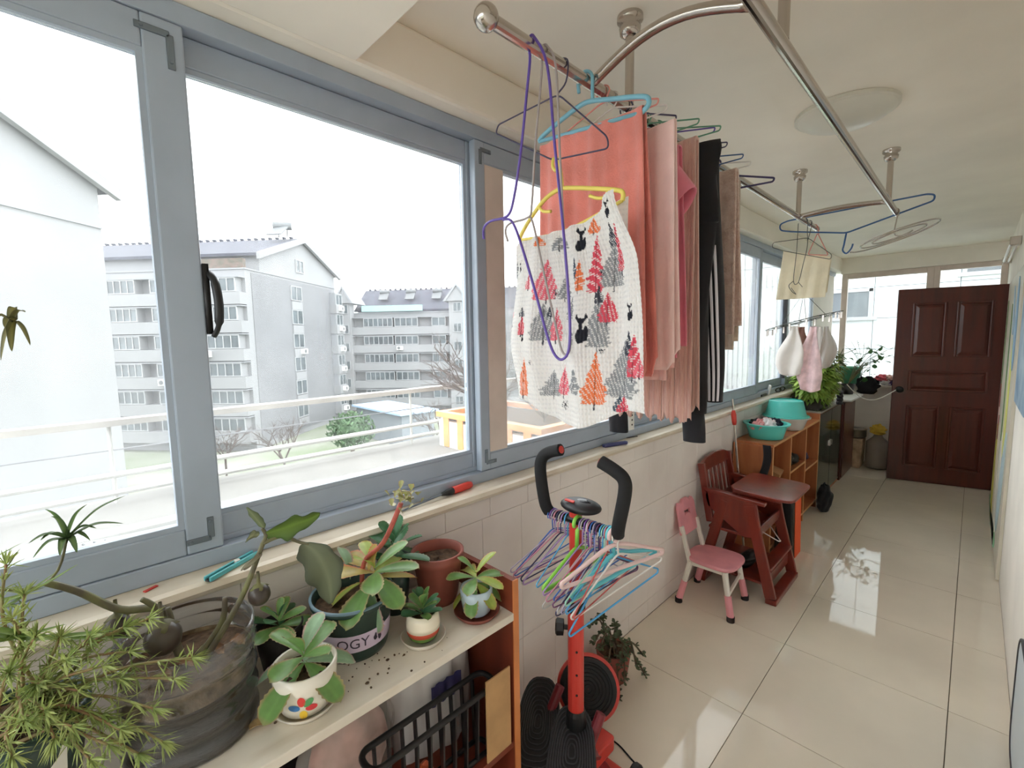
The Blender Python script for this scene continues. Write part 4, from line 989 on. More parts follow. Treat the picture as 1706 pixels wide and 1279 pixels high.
# 3 big dark green pot with lettered band
c = (-1.066, .478); zt = SZ+.135
R = thing('potted_kalanchoe', 'large dark green pot with a lilac lettered band and a leggy flowering kalanchoe', 'potted plant', (*c, SZ))
prof = [(.078, SZ), (.082, SZ+.01), (.095, SZ+.12), (.1, SZ+.125), (.1, zt)]
pot_shape(R, 'pot', M_['cleargreen'], (*c, 0), wall_prof(prof, .006), 40); soil_disc(R, c, .09, zt-.02)
MB().lathe([(.101, zt-.001), (.1015, zt+.004), (.095, zt+.004)], 40, (*c, 0), cap0=False).build('rim', mat('blue_grey_rim', (110, 136, 150), .35), R, smooth=True)
bz0, bz1 = SZ+.03, SZ+.075; rf = prof_r(prof)
band = MB().lathe([(rf(bz0)+.001, bz0), (rf(bz1)+.001, bz1)], 40, (*c, 0), cap0=False).build('label_band', mat('lilac_label', (206, 190, 212), .5), R, smooth=True)
def text_geo(txt, size):
    cu = bpy.data.curves.new('lettering', 'FONT'); cu.body = txt; cu.size = size; cu.align_x = 'CENTER'; cu.align_y = 'CENTER'; cu.resolution_u = 3
    o = bpy.data.objects.new('lettering', cu); COL.objects.link(o); bpy.context.view_layer.update()
    me = bpy.data.meshes.new_from_object(o); vs = [tuple(v.co) for v in me.vertices]; fs = [tuple(p.vertices) for p in me.polygons]
    bpy.data.objects.remove(o); bpy.data.meshes.remove(me); return vs, fs
M_['ink'] = mat('dark_print', (58, 48, 66), .6)
facing = math.atan2(-c[1], -c[0])
vs, fs = text_geo('OGY', .036); b = MB()
zc_ = (bz0+bz1)/2
b.add([(c[0]+math.cos(facing-.05+x/.09)*(rf(zc_+y)+.002), c[1]+math.sin(facing-.05+x/.09)*(rf(zc_+y)+.002), zc_+y) for x, y, _ in vs], fs); b.build('lettering', M_['ink'], band)
for s, hh in ((.055, .02), (.068, .03)):
    wrap_patch(band, 'silhouette_print', M_['ink'], c, lambda z: rf(z), facing-.05+s/.09, zc_+.002, [(.006*math.cos(t)*(1 if math.sin(t) < 0 else .5), hh/2*math.sin(t)) for t in [i*.524 for i in range(12)]], .002)
st = MB(); s0 = Vector((c[0]+.01, c[1]+.02, zt-.02)); s1 = on(668, 838, 'y', .56)
sp_ = curve([s0, s0+Vector((.0, .01, .09)), s0.lerp(s1, .6)+Vector((-.005, 0, 0)), s1], 6); st.tube(sp_, .006, 8); st.build('stem', mat('red_stem', (168, 84, 72), .5, var=.1, vscale=30), R, smooth=True)
LB = scallop_leaf('bloom_leaf', (156, 158, 104), (196, 140, 110), .42, 3, .1)
rnd = random.Random(4)
for k in range(34):
    q = s1+Vector((rnd.gauss(0, .016), rnd.gauss(.006, .02), rnd.gauss(.006, .014))); put_leaf(R, LB, q, rnd.uniform(0, 360), rnd.uniform(0, 75), rnd.uniform(.014, .024), name='bud')
rosette(R, (c[0]+.035, c[1]+.045, zt+.035), .125, [LG, LY, LG, LR], 8, ((5, -12, 1), (5, 18, .95), (3, 48, .75)))
put_leaf(R, LP, (c[0]+.07, c[1]+.02, zt+.025), -50, -62, .10, 0, 1.15); put_leaf(R, LR, (c[0]+.02, c[1]+.035, zt+.05), 20, 72, .075, 70)
put_leaf(R, LP, (c[0]-.01, c[1]+.0, zt+.03), 150, 60, .085, 60)
# 4 dark green small pot with kalanchoe
c = (-1.12, .628); zt = SZ+.155
R = thing('potted_kalanchoe', 'dusty green kalanchoe in a tall dark green pot beside the terracotta bowl', 'potted plant', (*c, SZ))
pot_shape(R, 'pot', M_['cleargreen'], (*c, 0), wall_prof([(.034, SZ), (.045, zt)])); soil_disc(R, c, .04, zt-.012)
rosette(R, (c[0], c[1], zt+.0), .105, [LG2], 11, ((5, 5, 1), (4, 38, .95), (4, 66, .75)), .022)
# 5 terracotta bowl of bare soil
c = (-1.075, .745)
R = thing('soil_pot', 'terracotta bowl filled with bare dry soil', 'flower pot', (*c, SZ))
pot_shape(R, 'pot', M_['terra'], (*c, 0), wall_prof([(.05, SZ), (.056, SZ+.02), (.07, SZ+.12), (.076, SZ+.125), (.077, SZ+.15)], .008), 36); soil_disc(R, c, .068, SZ+.125)
# 6 round cream pot with red and green bands
c = (-.952, .608); z0 = SZ+.006
saucer('white saucer under the small round banded pot', c, .058, M_['saucerw'])
R = thing('potted_succulent', 'tiny succulent in a round cream pot with red and green bands', 'potted plant', (*c, z0))
pot_shape(R, 'green_base', mat('green_glaze', (112, 148, 74), .25), (*c, 0), [(.028, z0), (.036, z0+.008), (.0405, z0+.018)])
pot_shape(R, 'red_band', mat('red_glaze', (216, 92, 72), .25), (*c, 0), [(.0405, z0+.018), (.0425, z0+.03)])
pot_shape(R, 'pot', M_['creampot'], (*c, 0), wall_prof([(.0425, z0+.03), (.043, z0+.042), (.041, z0+.058), (.037, z0+.07)], .004)); soil_disc(R, c, .033, z0+.062)
rosette(R, (c[0], c[1], z0+.062), .055, [LG2, LG], 13, ((6, 20, 1), (6, 45, .9), (4, 70, .9)), .012)
# 7 pale blue pot on brown saucer
c = (-.935, .773)
saucer('brown saucer under the pale blue pot', c, .064, M_['saucerr'])
R = thing('potted_kalanchoe', 'drooping kalanchoe in a pale blue glazed pot beside the bookcase end', 'potted plant', (*c, z0))
pot_shape(R, 'pot', M_['bluepot'], (*c, 0), wall_prof([(.03, z0), (.038, z0+.008), (.044, z0+.05), (.045, z0+.075)]), 36, lambda a, i: 1+.012*math.cos(a*9)); soil_disc(R, c, .038, z0+.065)
rosette(R, (c[0], c[1], z0+.085), .10, [LG, LG, LY], 17, ((6, -35, .95), (5, 5, .95), (3, 50, .7)), .014)
# 8 eggplant in a cut-open clear plastic barrel
c = (-1.055, .135)
R = thing('potted_eggplant', 'withering eggplant growing in a cut-open clear plastic bottle of soil', 'potted plant', (*c, SZ))
M_['clearpl'] = glass_mat('cloudy_clear_plastic', .04, .22, 14, .25)
ribs = []
for k in range(27):
    z = SZ+.19*k/26; ribs.append((.112+.0035*math.sin(k*.95)+(.006 if k > 22 else 0), z))
MB().lathe(ribs+[(.118, SZ+.205), (.114, SZ+.206)], 40, (*c, 0), wob=lambda a, i: 1+.012*math.sin(a*4+i*.2)).build('plastic_bottle', M_['clearpl'], R, smooth=True)
M_['wetsoil'] = mat('dark_wet_soil', (38, 32, 28), .6, c2=(70, 60, 50), vscale=14, stretch=(1, 1, 4), bump=.4, bscale=50)
MB().lathe([(r-.004, z) for r, z in ribs[:18]], 40, (*c, 0), wob=lambda a, i: 1+.012*math.sin(a*4+i*.2)).build('soil_block', M_['wetsoil'], R, smooth=True)
M_['drysoil'] = mat('dry_pale_soil', (150, 130, 104), .95, c2=(92, 76, 58), vscale=30, bump=.5, bscale=70)
MB().lathe([(r-.0038, z) for r, z in ribs[15:21]], 40, (*c, 0), cap0=False, wob=lambda a, i: 1+.012*math.sin(a*4+(i+15)*.2)).build('dry_soil_layer', M_['drysoil'], R, smooth=True)
soil_disc(R, c, .107, ribs[20][1])
M_['estem'] = mat('eggplant_stem', (116, 116, 72), .6, c2=(86, 78, 66), vscale=20); M_['efruit'] = mat('eggplant_skin', (46, 36, 40), .35, c2=(86, 76, 62), vscale=9)
zs_ = ribs[20][1]; P0 = Vector((c[0]+.03, c[1]+.02, zs_))
F_ = on(438, 905, 'x', -1.0); A_ = on(500, 903, 'x', -.985); T_ = on(437, 880, 'x', -1.0)
tb = lambda pts, r, nm='stem', par=R: MB().tube(curve(pts, 6), [r*(1-.4*i/(len(pts)*6)) for i in range((len(pts)-1)*6+1)], 8).build(nm, M_['estem'], par, smooth=True)
tb([P0, P0.lerp(F_, .5)+Vector((.0, .012, .0)), F_], .0065); tb([F_, F_.lerp(T_, .5)+Vector((0, .006, .0)), T_], .0045)
tb([F_, F_.lerp(A_, .5)+Vector((0, 0, .014)), A_, on(515, 906, 'x', -.975)], .0045)
P1 = P0+Vector((-.015, -.01, 0)); tb([P1, P1.lerp(on(395, 1000, 'x', -1.04), .6), on(375, 995, 'x', -1.04)], .007)
B0 = P0+Vector((-.03, -.03, 0)); tb([B0, on(290, 1065, 'x', -1.06), on(270, 1015, 'x', -1.07), on(200, 1015, 'x', -1.09), on(130, 985, 'x', -1.10), on(75, 970, 'x', -1.1)], .0085)
tb([on(270, 1020, 'x', -1.06), on(250, 1005, 'x', -1.06), on(236, 998, 'x', -1.06)], .006); tb([on(292, 1068, 'x', -1.06), on(286, 1035, 'x', -1.05), on(280, 1012, 'x', -1.05)], .006)
def fruit(px, py, x, r, par=R):
    p = on(px, py, 'x', x); b = MB().ball(p, r, 16, 10, (1, 1, 1.05)); f = b.build('fruit', M_['efruit'], par, smooth=True)
    MB().lathe([(r*.75, -.0), (r*.5, r*.25), (.004, r*.4), (.003, r*1.6)], 9, (p.x, p.y, p.z+r*.72), wob=lambda a, i: 1+.3*math.cos(a*4)*(i == 0)).build('calyx', M_['estem'], f, smooth=True)
fruit(432, 990, -1.0, .021); fruit(272, 1062, -1.03, .03); fruit(196, 1042, -1.10, .022)
LE = leaf_material('wilted_leaf', .7, .35)
def big_leaf(parent, path, widths, cmid, cedge, side, name='leaf', wave=.15, seed=0):
    P = curve(path, 6); n = len(P); b = MB(); rnd = random.Random(seed); sd = Vector(side).normalized()
    def f(v, u):
        i = min(int(u*(n-1)), n-2); p = P[i].lerp(P[i+1], u*(n-1)-i); q = u*(len(widths)-1); j = min(int(q), len(widths)-2); w_ = widths[j]+(widths[j+1]-widths[j])*(q-j)
        s = (v-.5)*2; t = (P[i+1]-P[i]).normalized(); nn = t.cross(sd).normalized()
        w_ *= 1+.10*math.sin(u*23+seed)*(abs(s) > .9)
        return p+sd*s*w_+nn*(w_*.25*s*s+wave*w_*math.sin(u*14+s*2+seed)*abs(s))
    b.grid(f, 9, 24); o = b.build(name, LE, parent, smooth=True, solid=.0006)
    k_ = [0]; cm, ce = lin(cmid), lin(cedge); a = o.data.color_attributes.new('leafcol', 'FLOAT_COLOR', 'POINT'); buf = []
    for idx in range(len(o.data.vertices)):
        s = abs((idx % 9)/8-.5)*2; v = 1.25 if s < .05 else 1; buf += [(cm[i]*(1-s*s)+ce[i]*s*s)*v for i in range(3)]+[1]
    a.data.foreach_set('color', buf); return o
big_leaf(R, [on(506, 905, 'x', -.98), on(530, 925, 'x', -.96), on(548, 965, 'x', -.955), on(552, 1005, 'x', -.96)], [.006, .03, .038, .036, .022, .003], (116, 122, 96), (86, 92, 74), (.5, .8, .35), seed=2)
big_leaf(R, [on(440, 890, 'x', -1.0), on(470, 880, 'x', -.98), on(505, 868, 'x', -.96), on(533, 856, 'x', -.95)], [.004, .022, .03, .022, .004], (112, 138, 62), (82, 108, 56), (.4, .1, .8), seed=3)
big_leaf(R, [on(440, 880, 'x', -1.0), on(428, 865, 'x', -1.0), on(411, 845, 'x', -1.0)], [.002, .01, .009, .001], (130, 140, 104), (96, 110, 80), (.6, .6, .2), seed=4)
big_leaf(R, [on(432, 890, 'x', -1.0), on(418, 893, 'x', -1.0), on(410, 902, 'x', -1.0)], [.003, .01, .009, .002], (150, 154, 120), (110, 118, 90), (.2, .3, .8), seed=5)
big_leaf(R, [on(436, 925, 'x', -1.0), on(420, 938, 'x', -.99), on(402, 948, 'x', -.99)], [.003, .014, .012, .002], (170, 166, 146), (140, 132, 112), (.2, .5, .8), seed=6)
for k, (px, py) in enumerate(((300, 1100), (262, 1125), (350, 1080), (385, 1065))):
    p = on(px, py, 'z', zs_+.008); big_leaf(R, [p, p+Vector((.02, .01, .006)), p+Vector((.04, .015, .002))], [.002, .012, .01, .001], (150, 110, 74), (110, 78, 52), (-.3, .8, .3), 'dry_leaf', .3, k)
# 9 left pots: needle-leaved rose moss and a spider plant
c = (-1.03, -.095)
R = thing('potted_rose_moss', 'trailing needle-leaved rose moss in a dark pot with a white label', 'potted plant', (*c, SZ))
pot_shape(R, 'pot', M_['cleargreen'], (*c, 0), wall_prof([(.06, SZ), (.085, SZ+.16), (.09, SZ+.165), (.09, SZ+.185)], .006)); soil_disc(R, c, .08, SZ+.17)
wrap_patch(R, 'paper_label', mat('paper_label', (222, 220, 210), .6), c, lambda z: .06+(z-SZ)/.16*.025, math.atan2(.35, .9), SZ+.10, [(-.03, -.045), (.03, -.045), (.03, .045), (-.03, .045)], .0015)
M_['needle'] = mat('needle_leaf', (122, 142, 72), .5, c2=(168, 178, 106), vscale=25); M_['mstem'] = mat('rose_moss_stem', (150, 110, 80), .6, c2=(132, 138, 84), vscale=20)
stems = MB(); needles = MB(); rnd = random.Random(21)
def needle(p, d, L, w_=.0016):
    d = d.normalized(); s = d.orthogonal().normalized()*w_; t = d.cross(s.normalized())*w_*.7; q = p+d*L*.5+Vector((0, 0, -L*.03)); e = p+d*L+Vector((0, 0, -L*.12))
    needles.add([p-s*.5, p+s*.5, q+s, q-s, q+t, e], [(0, 1, 2, 4, 3), (3, 4, 5), (4, 2, 5)])
def moss(path, dens=1.0, L=.03):
    P = curve(path, 8); stems.tube(P, [.0032*(1-.5*i/len(P)) for i in range(len(P))], 6)
    for i in range(4, len(P)):
        for _ in range(int(3*dens+rnd.random())):
            d = (P[i]-P[i-1]).normalized()+Vector((rnd.gauss(0, 1), rnd.gauss(0, 1), rnd.gauss(0, 1)))*.8; needle(P[i], d, L*rnd.uniform(.7, 1.2))
    for _ in range(14): needle(P[-1], (P[-1]-P[-3]).normalized()+Vector((rnd.gauss(0, 1), rnd.gauss(0, 1), rnd.gauss(0, 1)))*.7, L)
top = Vector((c[0], c[1], SZ+.17))
ends = [(150, 1060, -.98), (205, 1045, -.98), (248, 1030, -.97), (60, 1060, -1.0), (20, 1030, -1.02), (110, 1100, -.95), (200, 1130, -.94), (170, 1190, -.92), (255, 1180, -.90), (290, 1130, -.92), (320, 1095, -.93),
        (90, 1230, -.90), (40, 1200, -.92), (150, 1265, -.88), (230, 1255, -.88), (15, 1120, -.98), (60, 1140, -.96), (130, 1150, -.94), (200, 1215, -.89), (20, 1260, -.90), (270, 1235, -.88), (100, 1060, -1.0), (40, 990, -1.05), (10, 940, -1.07),
        (215, 1085, -.95), (170, 1110, -.94), (75, 1185, -.92), (120, 1210, -.9), (180, 1240, -.88)]
for px, py, x in ends:
    e = on(px, py, 'x', x); m_ = top.lerp(e, .5)+Vector((rnd.gauss(0, .012), rnd.gauss(0, .012), .03)); s = top+Vector((rnd.gauss(0, .03), rnd.gauss(0, .03), 0)); moss([s, m_, e], 1.3)
stems.build('stems', M_['mstem'], R, smooth=True); tag(needles.build('needle_leaves', M_['needle'], R), kind='stuff')
c = (-1.10, -.31)
R = thing('potted_spider_plant', 'spider plant with long arching leaves and a plantlet on a runner', 'potted plant', (*c, SZ))
pot_shape(R, 'pot', M_['terra'], (*c, 0), wall_prof([(.055, SZ), (.075, SZ+.15)], .006)); soil_disc(R, c, .068, SZ+.135)
LS = leaf_material('strap_leaf', .4, .3)
def strap(path, w_, ca, cb, name='leaf', par=R):
    P = curve(path, 8); n = len(P); b = MB()
    def f(v, u):
        i = min(int(u*(n-1)), n-2); p = P[i].lerp(P[i+1], u*(n-1)-i); t = (P[i+1]-P[i]).normalized(); sd = t.cross(Vector((0, 0, 1)))
        if sd.length < .1: sd = Vector((0, 1, 0))
        sd.normalize(); up = sd.cross(t); s = (v-.5)*2; ww = w_*min(1, u*6+.4)*(1-u**3)+.0004
        return p+sd*s*ww+up*abs(s)*ww*.5
    b.grid(f, 5, n*2); o = b.build(name, LS, par, smooth=True); a = o.data.color_attributes.new('leafcol', 'FLOAT_COLOR', 'POINT'); A1, B1 = lin(ca), lin(cb); buf = []
    for i in range(len(o.data.vertices)):
        s = abs((i % 5)/4-.5)*2; buf += [A1[q]*(1-s)+B1[q]*s for q in range(3)]+[1]
    a.data.foreach_set('color', buf)
ctr = Vector((c[0], c[1], SZ+.135)); G1, G2_ = (150, 172, 88), (104, 136, 66)
b0 = on(60, 1010, 'x', -1.06)
for px, py, x, w_, up in ((130, 940, -1.06, .010, .03), (190, 1050, -.99, .012, .05), (90, 955, -1.06, .010, .02), (20, 940, -1.08, .007, .06), (35, 905, -1.1, .006, .05), (5, 960, -1.05, .008, .04), (110, 1040, -1.0, .012, .04), (225, 1062, -.98, .009, .06)):
    e = on(px, py, 'x', x); strap([ctr, ctr.lerp(e, .35)+Vector((0, 0, .10+up)), ctr.lerp(e, .75)+Vector((0, 0, up)), e], w_, G1, G2_)
k0 = on(112, 898, 'x', -1.12)
MB().tube(curve([ctr, ctr.lerp(k0, .4)+Vector((0, 0, .12)), on(70, 975, 'x', -1.12), k0], 6), .0022, 6).build('runner', M_['estem'], R, smooth=True)
for px, py in ((208, 826), (145, 840), (75, 848), (48, 905), (205, 872), (160, 880), (55, 930), (68, 900), (150, 900), (100, 925), (128, 920), (85, 860)):
    e = on(px, py, 'x', -1.10); strap([k0, k0.lerp(e, .5)+Vector((.0, 0, .012)), e], .006, (116, 140, 84), (72, 98, 64), 'plantlet_leaf')
kx = on(22, 535, 'x', -1.08); MB().tube(curve([ctr, ctr+Vector((0, -.03, .3)), on(-60, 560, 'x', -1.08), kx], 6), .0022, 6).build('flower_stalk', M_['estem'], R, smooth=True)
for px, py in ((24, 512), (42, 520), (8, 545), (50, 575), (20, 585), (2, 600)):
    e = on(px, py, 'x', -1.07); strap([kx, kx.lerp(e, .5)+Vector((0, 0, .008)), e], .006, (130, 124, 70), (84, 84, 54), 'dry_leaf')
# ------------------------------------------------------------------ crumbs and dry leaf on the shelf
rnd = random.Random(9); b = MB()
for k in range(46):
    px, py = rnd.choice(((640, 1100), (615, 1110), (560, 1140), (680, 1095), (470, 1190), (750, 1080), (600, 1130)))
    p = on(px+rnd.gauss(0, 25), py+rnd.gauss(0, 12), 'z', SZ+.0015)
    if p.x > SXF-.006: continue
    b.ball((p.x, p.y, SZ+.002), rnd.uniform(.0012, .0035), 6, 4, (1, rnd.uniform(.6, 1.6), .7))
tag(b.build('soil_crumbs', M_['soil']), 'dark soil crumbs scattered on the white shelf', 'crumbs', kind='stuff')
p = on(443, 1200, 'z', SZ+.004); b = MB(); b.grid(lambda u, v: (p.x+(u-.5)*.025*math.sin(math.pi*(.15+.8*v)), p.y-.03+.06*v, SZ+.003+.006*abs(u-.5)*2+.003*math.sin(v*9)), 5, 10)
tag(b.build('dry_leaf', mat('dry_leaf', (168, 140, 100), .9, var=.2, vscale=40), None, smooth=True, solid=.0008), 'curled dry brown leaf on the white shelf', 'leaf')
# ------------------------------------------------------------------ things on the lower shelf
def blob(name, label, cat, mt, c, rad, amp=.12, fr=5, seed=0, nu=40, nv=26, flat=True, parent=None, top_open=False):
    rnd = random.Random(seed); ph = [rnd.uniform(0, 6.28) for _ in range(9)]
    def f(u, v):
        a = u*2*math.pi; t = -math.pi/2+math.pi*v*(.86 if top_open else 1)
        d = 1+amp*(math.sin(fr*a+ph[0]+3*t)*math.cos(2*t+ph[1])+.6*math.sin(2*fr*a+ph[2]-5*t)*math.cos(t)+.5*math.sin(9*t+ph[3]+2*a))
        z = math.sin(t)*rad[2]*(d if t > 0 else 1)
        if flat: z = max(z, -rad[2]*.8)
        return (c[0]+math.cos(t)*math.cos(a)*rad[0]*d, c[1]+math.cos(t)*math.sin(a)*rad[1]*d, c[2]+z)
    o = MB().grid(f, nu, nv, True).build(name, mt, parent, smooth=True)
    if parent is None: tag(o, label, cat)
    return o
M_['bagfilm'] = film_mat('crinkled_clear_film', (214, 210, 204), .32, .18); M_['pinkstuff'] = mat('pink_cloth_bundle', (196, 148, 138), .8, var=.15, vscale=12)
p = on(640, 1240, 'x', -1.02); p.y -= .07
R = thing('plastic_bag', 'clear plastic bag of pinkish cloth under the white shelf', 'bag', (p.x, p.y, .401))
blob('bag_film', '', '', M_['bagfilm'], (p.x-.05, p.y+.0, .535), (.075, .12, .165), .06, 6, 3, parent=R); blob('cloth_bundle', '', '', M_['pinkstuff'], (p.x-.05, p.y+.0, .51), (.062, .10, .13), .05, 4, 4, parent=R)
p = on(745, 1180, 'x', -1.08); p.y = min(p.y, .665)
R = thing('carrier_bag', 'open white carrier bag stuffed with grey and white items', 'bag', (p.x, p.y+.03, .401))
M_['carrier'] = film_mat('white_carrier_film', (226, 224, 222), .7, .25)
def cb(u, v):
    a = u*2*math.pi; r = 1+.08*math.sin(5*a+v*4)+.05*math.sin(11*a); return (p.x+math.cos(a)*.085*r, p.y+.035+math.sin(a)*.125*r, .402+.30*v+.03*math.sin(3*a)*v)
MB().grid(cb, 44, 14, True).build('bag_film', M_['carrier'], R, smooth=True)
MB().grid(lambda u, v: (p.x+.098+.004*math.sin(u*20), p.y-.02+.10*u, .56+.06*v), 12, 6).build('navy_print', mat('navy_print', (44, 40, 84), .5), R, smooth=True)
blob('white_bundle', '', '', mat('white_cloth', (226, 218, 206), .9), (p.x+.02, p.y-.0, .60), (.05, .055, .10), .1, 2, 5, parent=R)
MB().lathe([(.055, -.03), (.06, 0), (.055, .03), (.03, .035), (.03, -.035), (.055, -.03)], 24, (p.x, p.y+.085, .64), (.8, -.5, .4)).build('grey_roll', mat('grey_roll', (122, 108, 112), .5), R, smooth=True)
q = on(700, 1240, 'x', -.93); tag(blob('snack_packet', 'small orange-red foil packet tucked beside the carrier bag', 'packet', mat('orange_foil', (206, 98, 60), .3), (q.x-.015, q.y+.01, .43), (.02, .035, .035), .08, 3, 7), None)
bk = thing('black_basket', 'black plastic basket with a curved rim in front of the carrier bag', 'basket', (-.93, .68, .401))
def rect_ring(z, x0, x1, y0, y1): return rounded([(x0, y0, z), (x1, y0, z), (x1, y1, z), (x0, y1, z)], .04, 5)
bx0, bx1, by0, by1 = -.955, -.885, .42, .80
MB().tube(rect_ring(.60, bx0, bx1, by0, by1), .008, 8, closed=True).build('rim', M_['black'], bk, smooth=True); MB().tube(rect_ring(.41, bx0+.01, bx1-.01, by0+.02, by1-.02), .007, 8, closed=True).build('base_ring', M_['black'], bk, smooth=True)
for k in range(9):
    y = by0+.04+k*.038; MB().beam((bx1-.008, y, .41), (bx1, y, .60), .012, .005, (0, 1, 0)).build('bar', M_['black'], bk)
    MB().beam((bx0+.008, y, .41), (bx0, y, .60), .012, .005, (0, 1, 0)).build('bar', M_['black'], bk)
tag(MB().box((-.872, .79, .52), (.004, .09, .238), (0, 0, 0)).build('cardboard_sheet', mat('cardboard', (186, 146, 100), .85, var=.05, vscale=12)), 'upright piece of brown cardboard beside the bookcase side panel', 'cardboard')
# ------------------------------------------------------------------ things on the sill
zs = 1.0305
def axis_tube(b, a, c_, prof, n=12):
    a = Vector(a); c_ = Vector(c_); d = c_-a; b.lathe([(r, t*d.length) for r, t in prof], n, a, d, cap1=True)
a, e = on(695, 838, 'z', zs+.012), on(786, 806, 'z', zs+.014)
R = thing('screwdriver', 'screwdriver with a red and black handle lying on the sill', 'screwdriver', (a.x, a.y, zs))
d = (e-a); m1 = a+d*.42; m2 = a+d*.62
b = MB(); axis_tube(b, a-d*.25+Vector((0, 0, -.008)), m1, [(.003, 0), (.003, 1)]); b.build('shaft', M_['bracket'], R)
b = MB(); axis_tube(b, m1, m2, [(.005, 0), (.011, .6), (.013, 1)]); b.build('black_grip', M_['black'], R, smooth=True)
b = MB(); axis_tube(b, m2, e, [(.013, 0), (.0135, .8), (.011, .95), (.006, 1)]); b.build('red_grip', M_['red'], R, smooth=True)
def lying(name, label, cat, a, c_, wd, th, mt, z=zs):
    a = Vector((a.x, a.y, z+th/2)); c_ = Vector((c_.x, c_.y, z+th/2)); o = MB().beam(a, c_, wd, th).build(name, mt, None, bevel=min(th, wd)*.3); return tag(o, label, cat)
M_['teal'] = mat('teal_plastic', (98, 190, 200), .35)
a, e = on(345, 965, 'z', zs+.006), on(425, 920, 'z', zs+.006)
R = thing('box_cutter', 'teal plastic box cutter lying on the window sill', 'cutter', (a.x, a.y, zs)); d = e-a; s = Vector((-d.y, d.x, 0)).normalized()*.0075
for sg in (-1, 1): MB().beam(Vector((a.x, a.y, zs+.006))+s*sg, Vector((e.x, e.y, zs+.006))+s*sg, .006, .011).build('casing_side', M_['teal'], R, bevel=.002)
MB().beam((a.x, a.y, zs+.003), (e.x, e.y, zs+.003), .012, .005).build('blade_channel', M_['black'], R); q = a+d*.6; MB().box((q.x, q.y, zs+.010), (.012, .012, .008)).build('slider', M_['white'], R, bevel=.002)
lying('red_clip', 'small flat red plastic clip on the sill', 'clip', on(240, 987, 'z', zs), on(262, 976, 'z', zs), .008, .003, M_['red'])
lying('blue_brush', 'dark blue brush handle with a pale end lying on the sill', 'brush', on(1005, 742, 'z', zs+.01), on(1044, 736, 'z', zs+.01), .022, .016, mat('navy_plastic', (52, 56, 104), .4))
lying('cord_scrap', 'thin black cord scrap on the sill', 'cord', on(1022, 733, 'z', zs), on(1062, 727, 'z', zs), .004, .004, M_['black'])
a = on(1281, 657, 'z', zs)
R = thing('small_photo_frame', 'tiny white stand-up frame on the far sill', 'frame', (a.x, a.y, zs)); MB().box((a.x, a.y, zs+.042), (.012, .065, .085), (0, .2, .5)).build('frame_board', M_['white'], R, bevel=.004); MB().box((a.x+.007, a.y-.003, zs+.044), (.004, .04, .055), (0, .2, .5)).build('frame_picture', M_['bracket'], R)
lying('black_clamp', 'black clamp lying on the sill in front of the tiny frame', 'clamp', on(1266, 661, 'z', zs), on(1275, 658, 'z', zs), .03, .02, M_['black'])
a = on(1300, 652, 'z', zs); gl = MB()
for k in (-1, 1): gl.tube([(a.x+.02*math.cos(t)*.5, a.y+k*.06+.045*math.cos(t), zs+.02+.018*math.sin(t)) for t in [i*.45 for i in range(14)]], .004, 6, closed=True)
gl.tube([(a.x, a.y-.015, zs+.022), (a.x, a.y+.015, zs+.022)], .003, 6)
tag(gl.build('eyeglasses', M_['black'], None, smooth=True), 'black framed eyeglasses on the far window sill', 'glasses')
# ================================================================== stepper with hangers
PXc, PYc = -.862, 1.128
M_['pedal'] = mat('black_ribbed_rubber', (24, 24, 26), .6); M_['maroon'] = mat('maroon_steel', (120, 34, 44), .4); M_['greyd'] = mat('grey_disc', (58, 58, 62), .5)
R = thing('stepper', 'red and black stepper exerciser with upright pole and foam handles', 'exercise machine', (PXc, PYc, 0))
MB().tube([(PXc, PYc, .68), (PXc, PYc, 1.012)], .0205, 20).build('upper_pole', M_['red'], R, smooth=False)
MB().tube([(PXc, PYc, .30), (PXc, PYc, .685)], .0265, 20).build('lower_pole', M_['red'], R, smooth=False)
MB().lathe([(.024, .675), (.031, .68), (.031, .71), (.024, .715)], 20, (PXc, PYc, 0)).build('collar', M_['black'], R)
MB().lathe([(.036, .24), (.033, .32), (.028, .335)], 20, (PXc, PYc, 0)).build('pole_boot', M_['black'], R)
kd = Vector((-.8, -.55, 0)).normalized(); kp = Vector((PXc, PYc, .615))+kd*.026
o = MB().lathe([(.008, 0), (.008, .012), (.024, .014), (.026, .035), (.02, .04)], 14, kp, kd, wob=lambda a, i: 1+(.06*math.cos(a*7) if i > 1 else 0), cap1=True).build('clamp_knob', M_['black'], R)
for z in (.40, .47, .55): MB().lathe([(.004, 0), (.004, .002)], 8, (PXc+.018, PYc-.0195, z), (.68, -.73, 0), cap1=True).build('adjust_hole', M_['black'], R)
# console
b = MB(); b.ball((PXc+.02, PYc+.0, 1.032), .062, 24, 12, (1.15, .8, .34)); cs = b.build('console', M_['black'], R, smooth=True)
MB().box((PXc-.0, PYc-.03, 1.052), (.035, .008, .004), (.35, 0, 0)).build('red_badge', M_['red'], cs)
MB().ball((PXc+.03, PYc+.0, 1.0445), .03, 16, 8, (1.1, .7, .36)).build('display', mat('dark_display', (40, 40, 44), .15), cs, smooth=True)
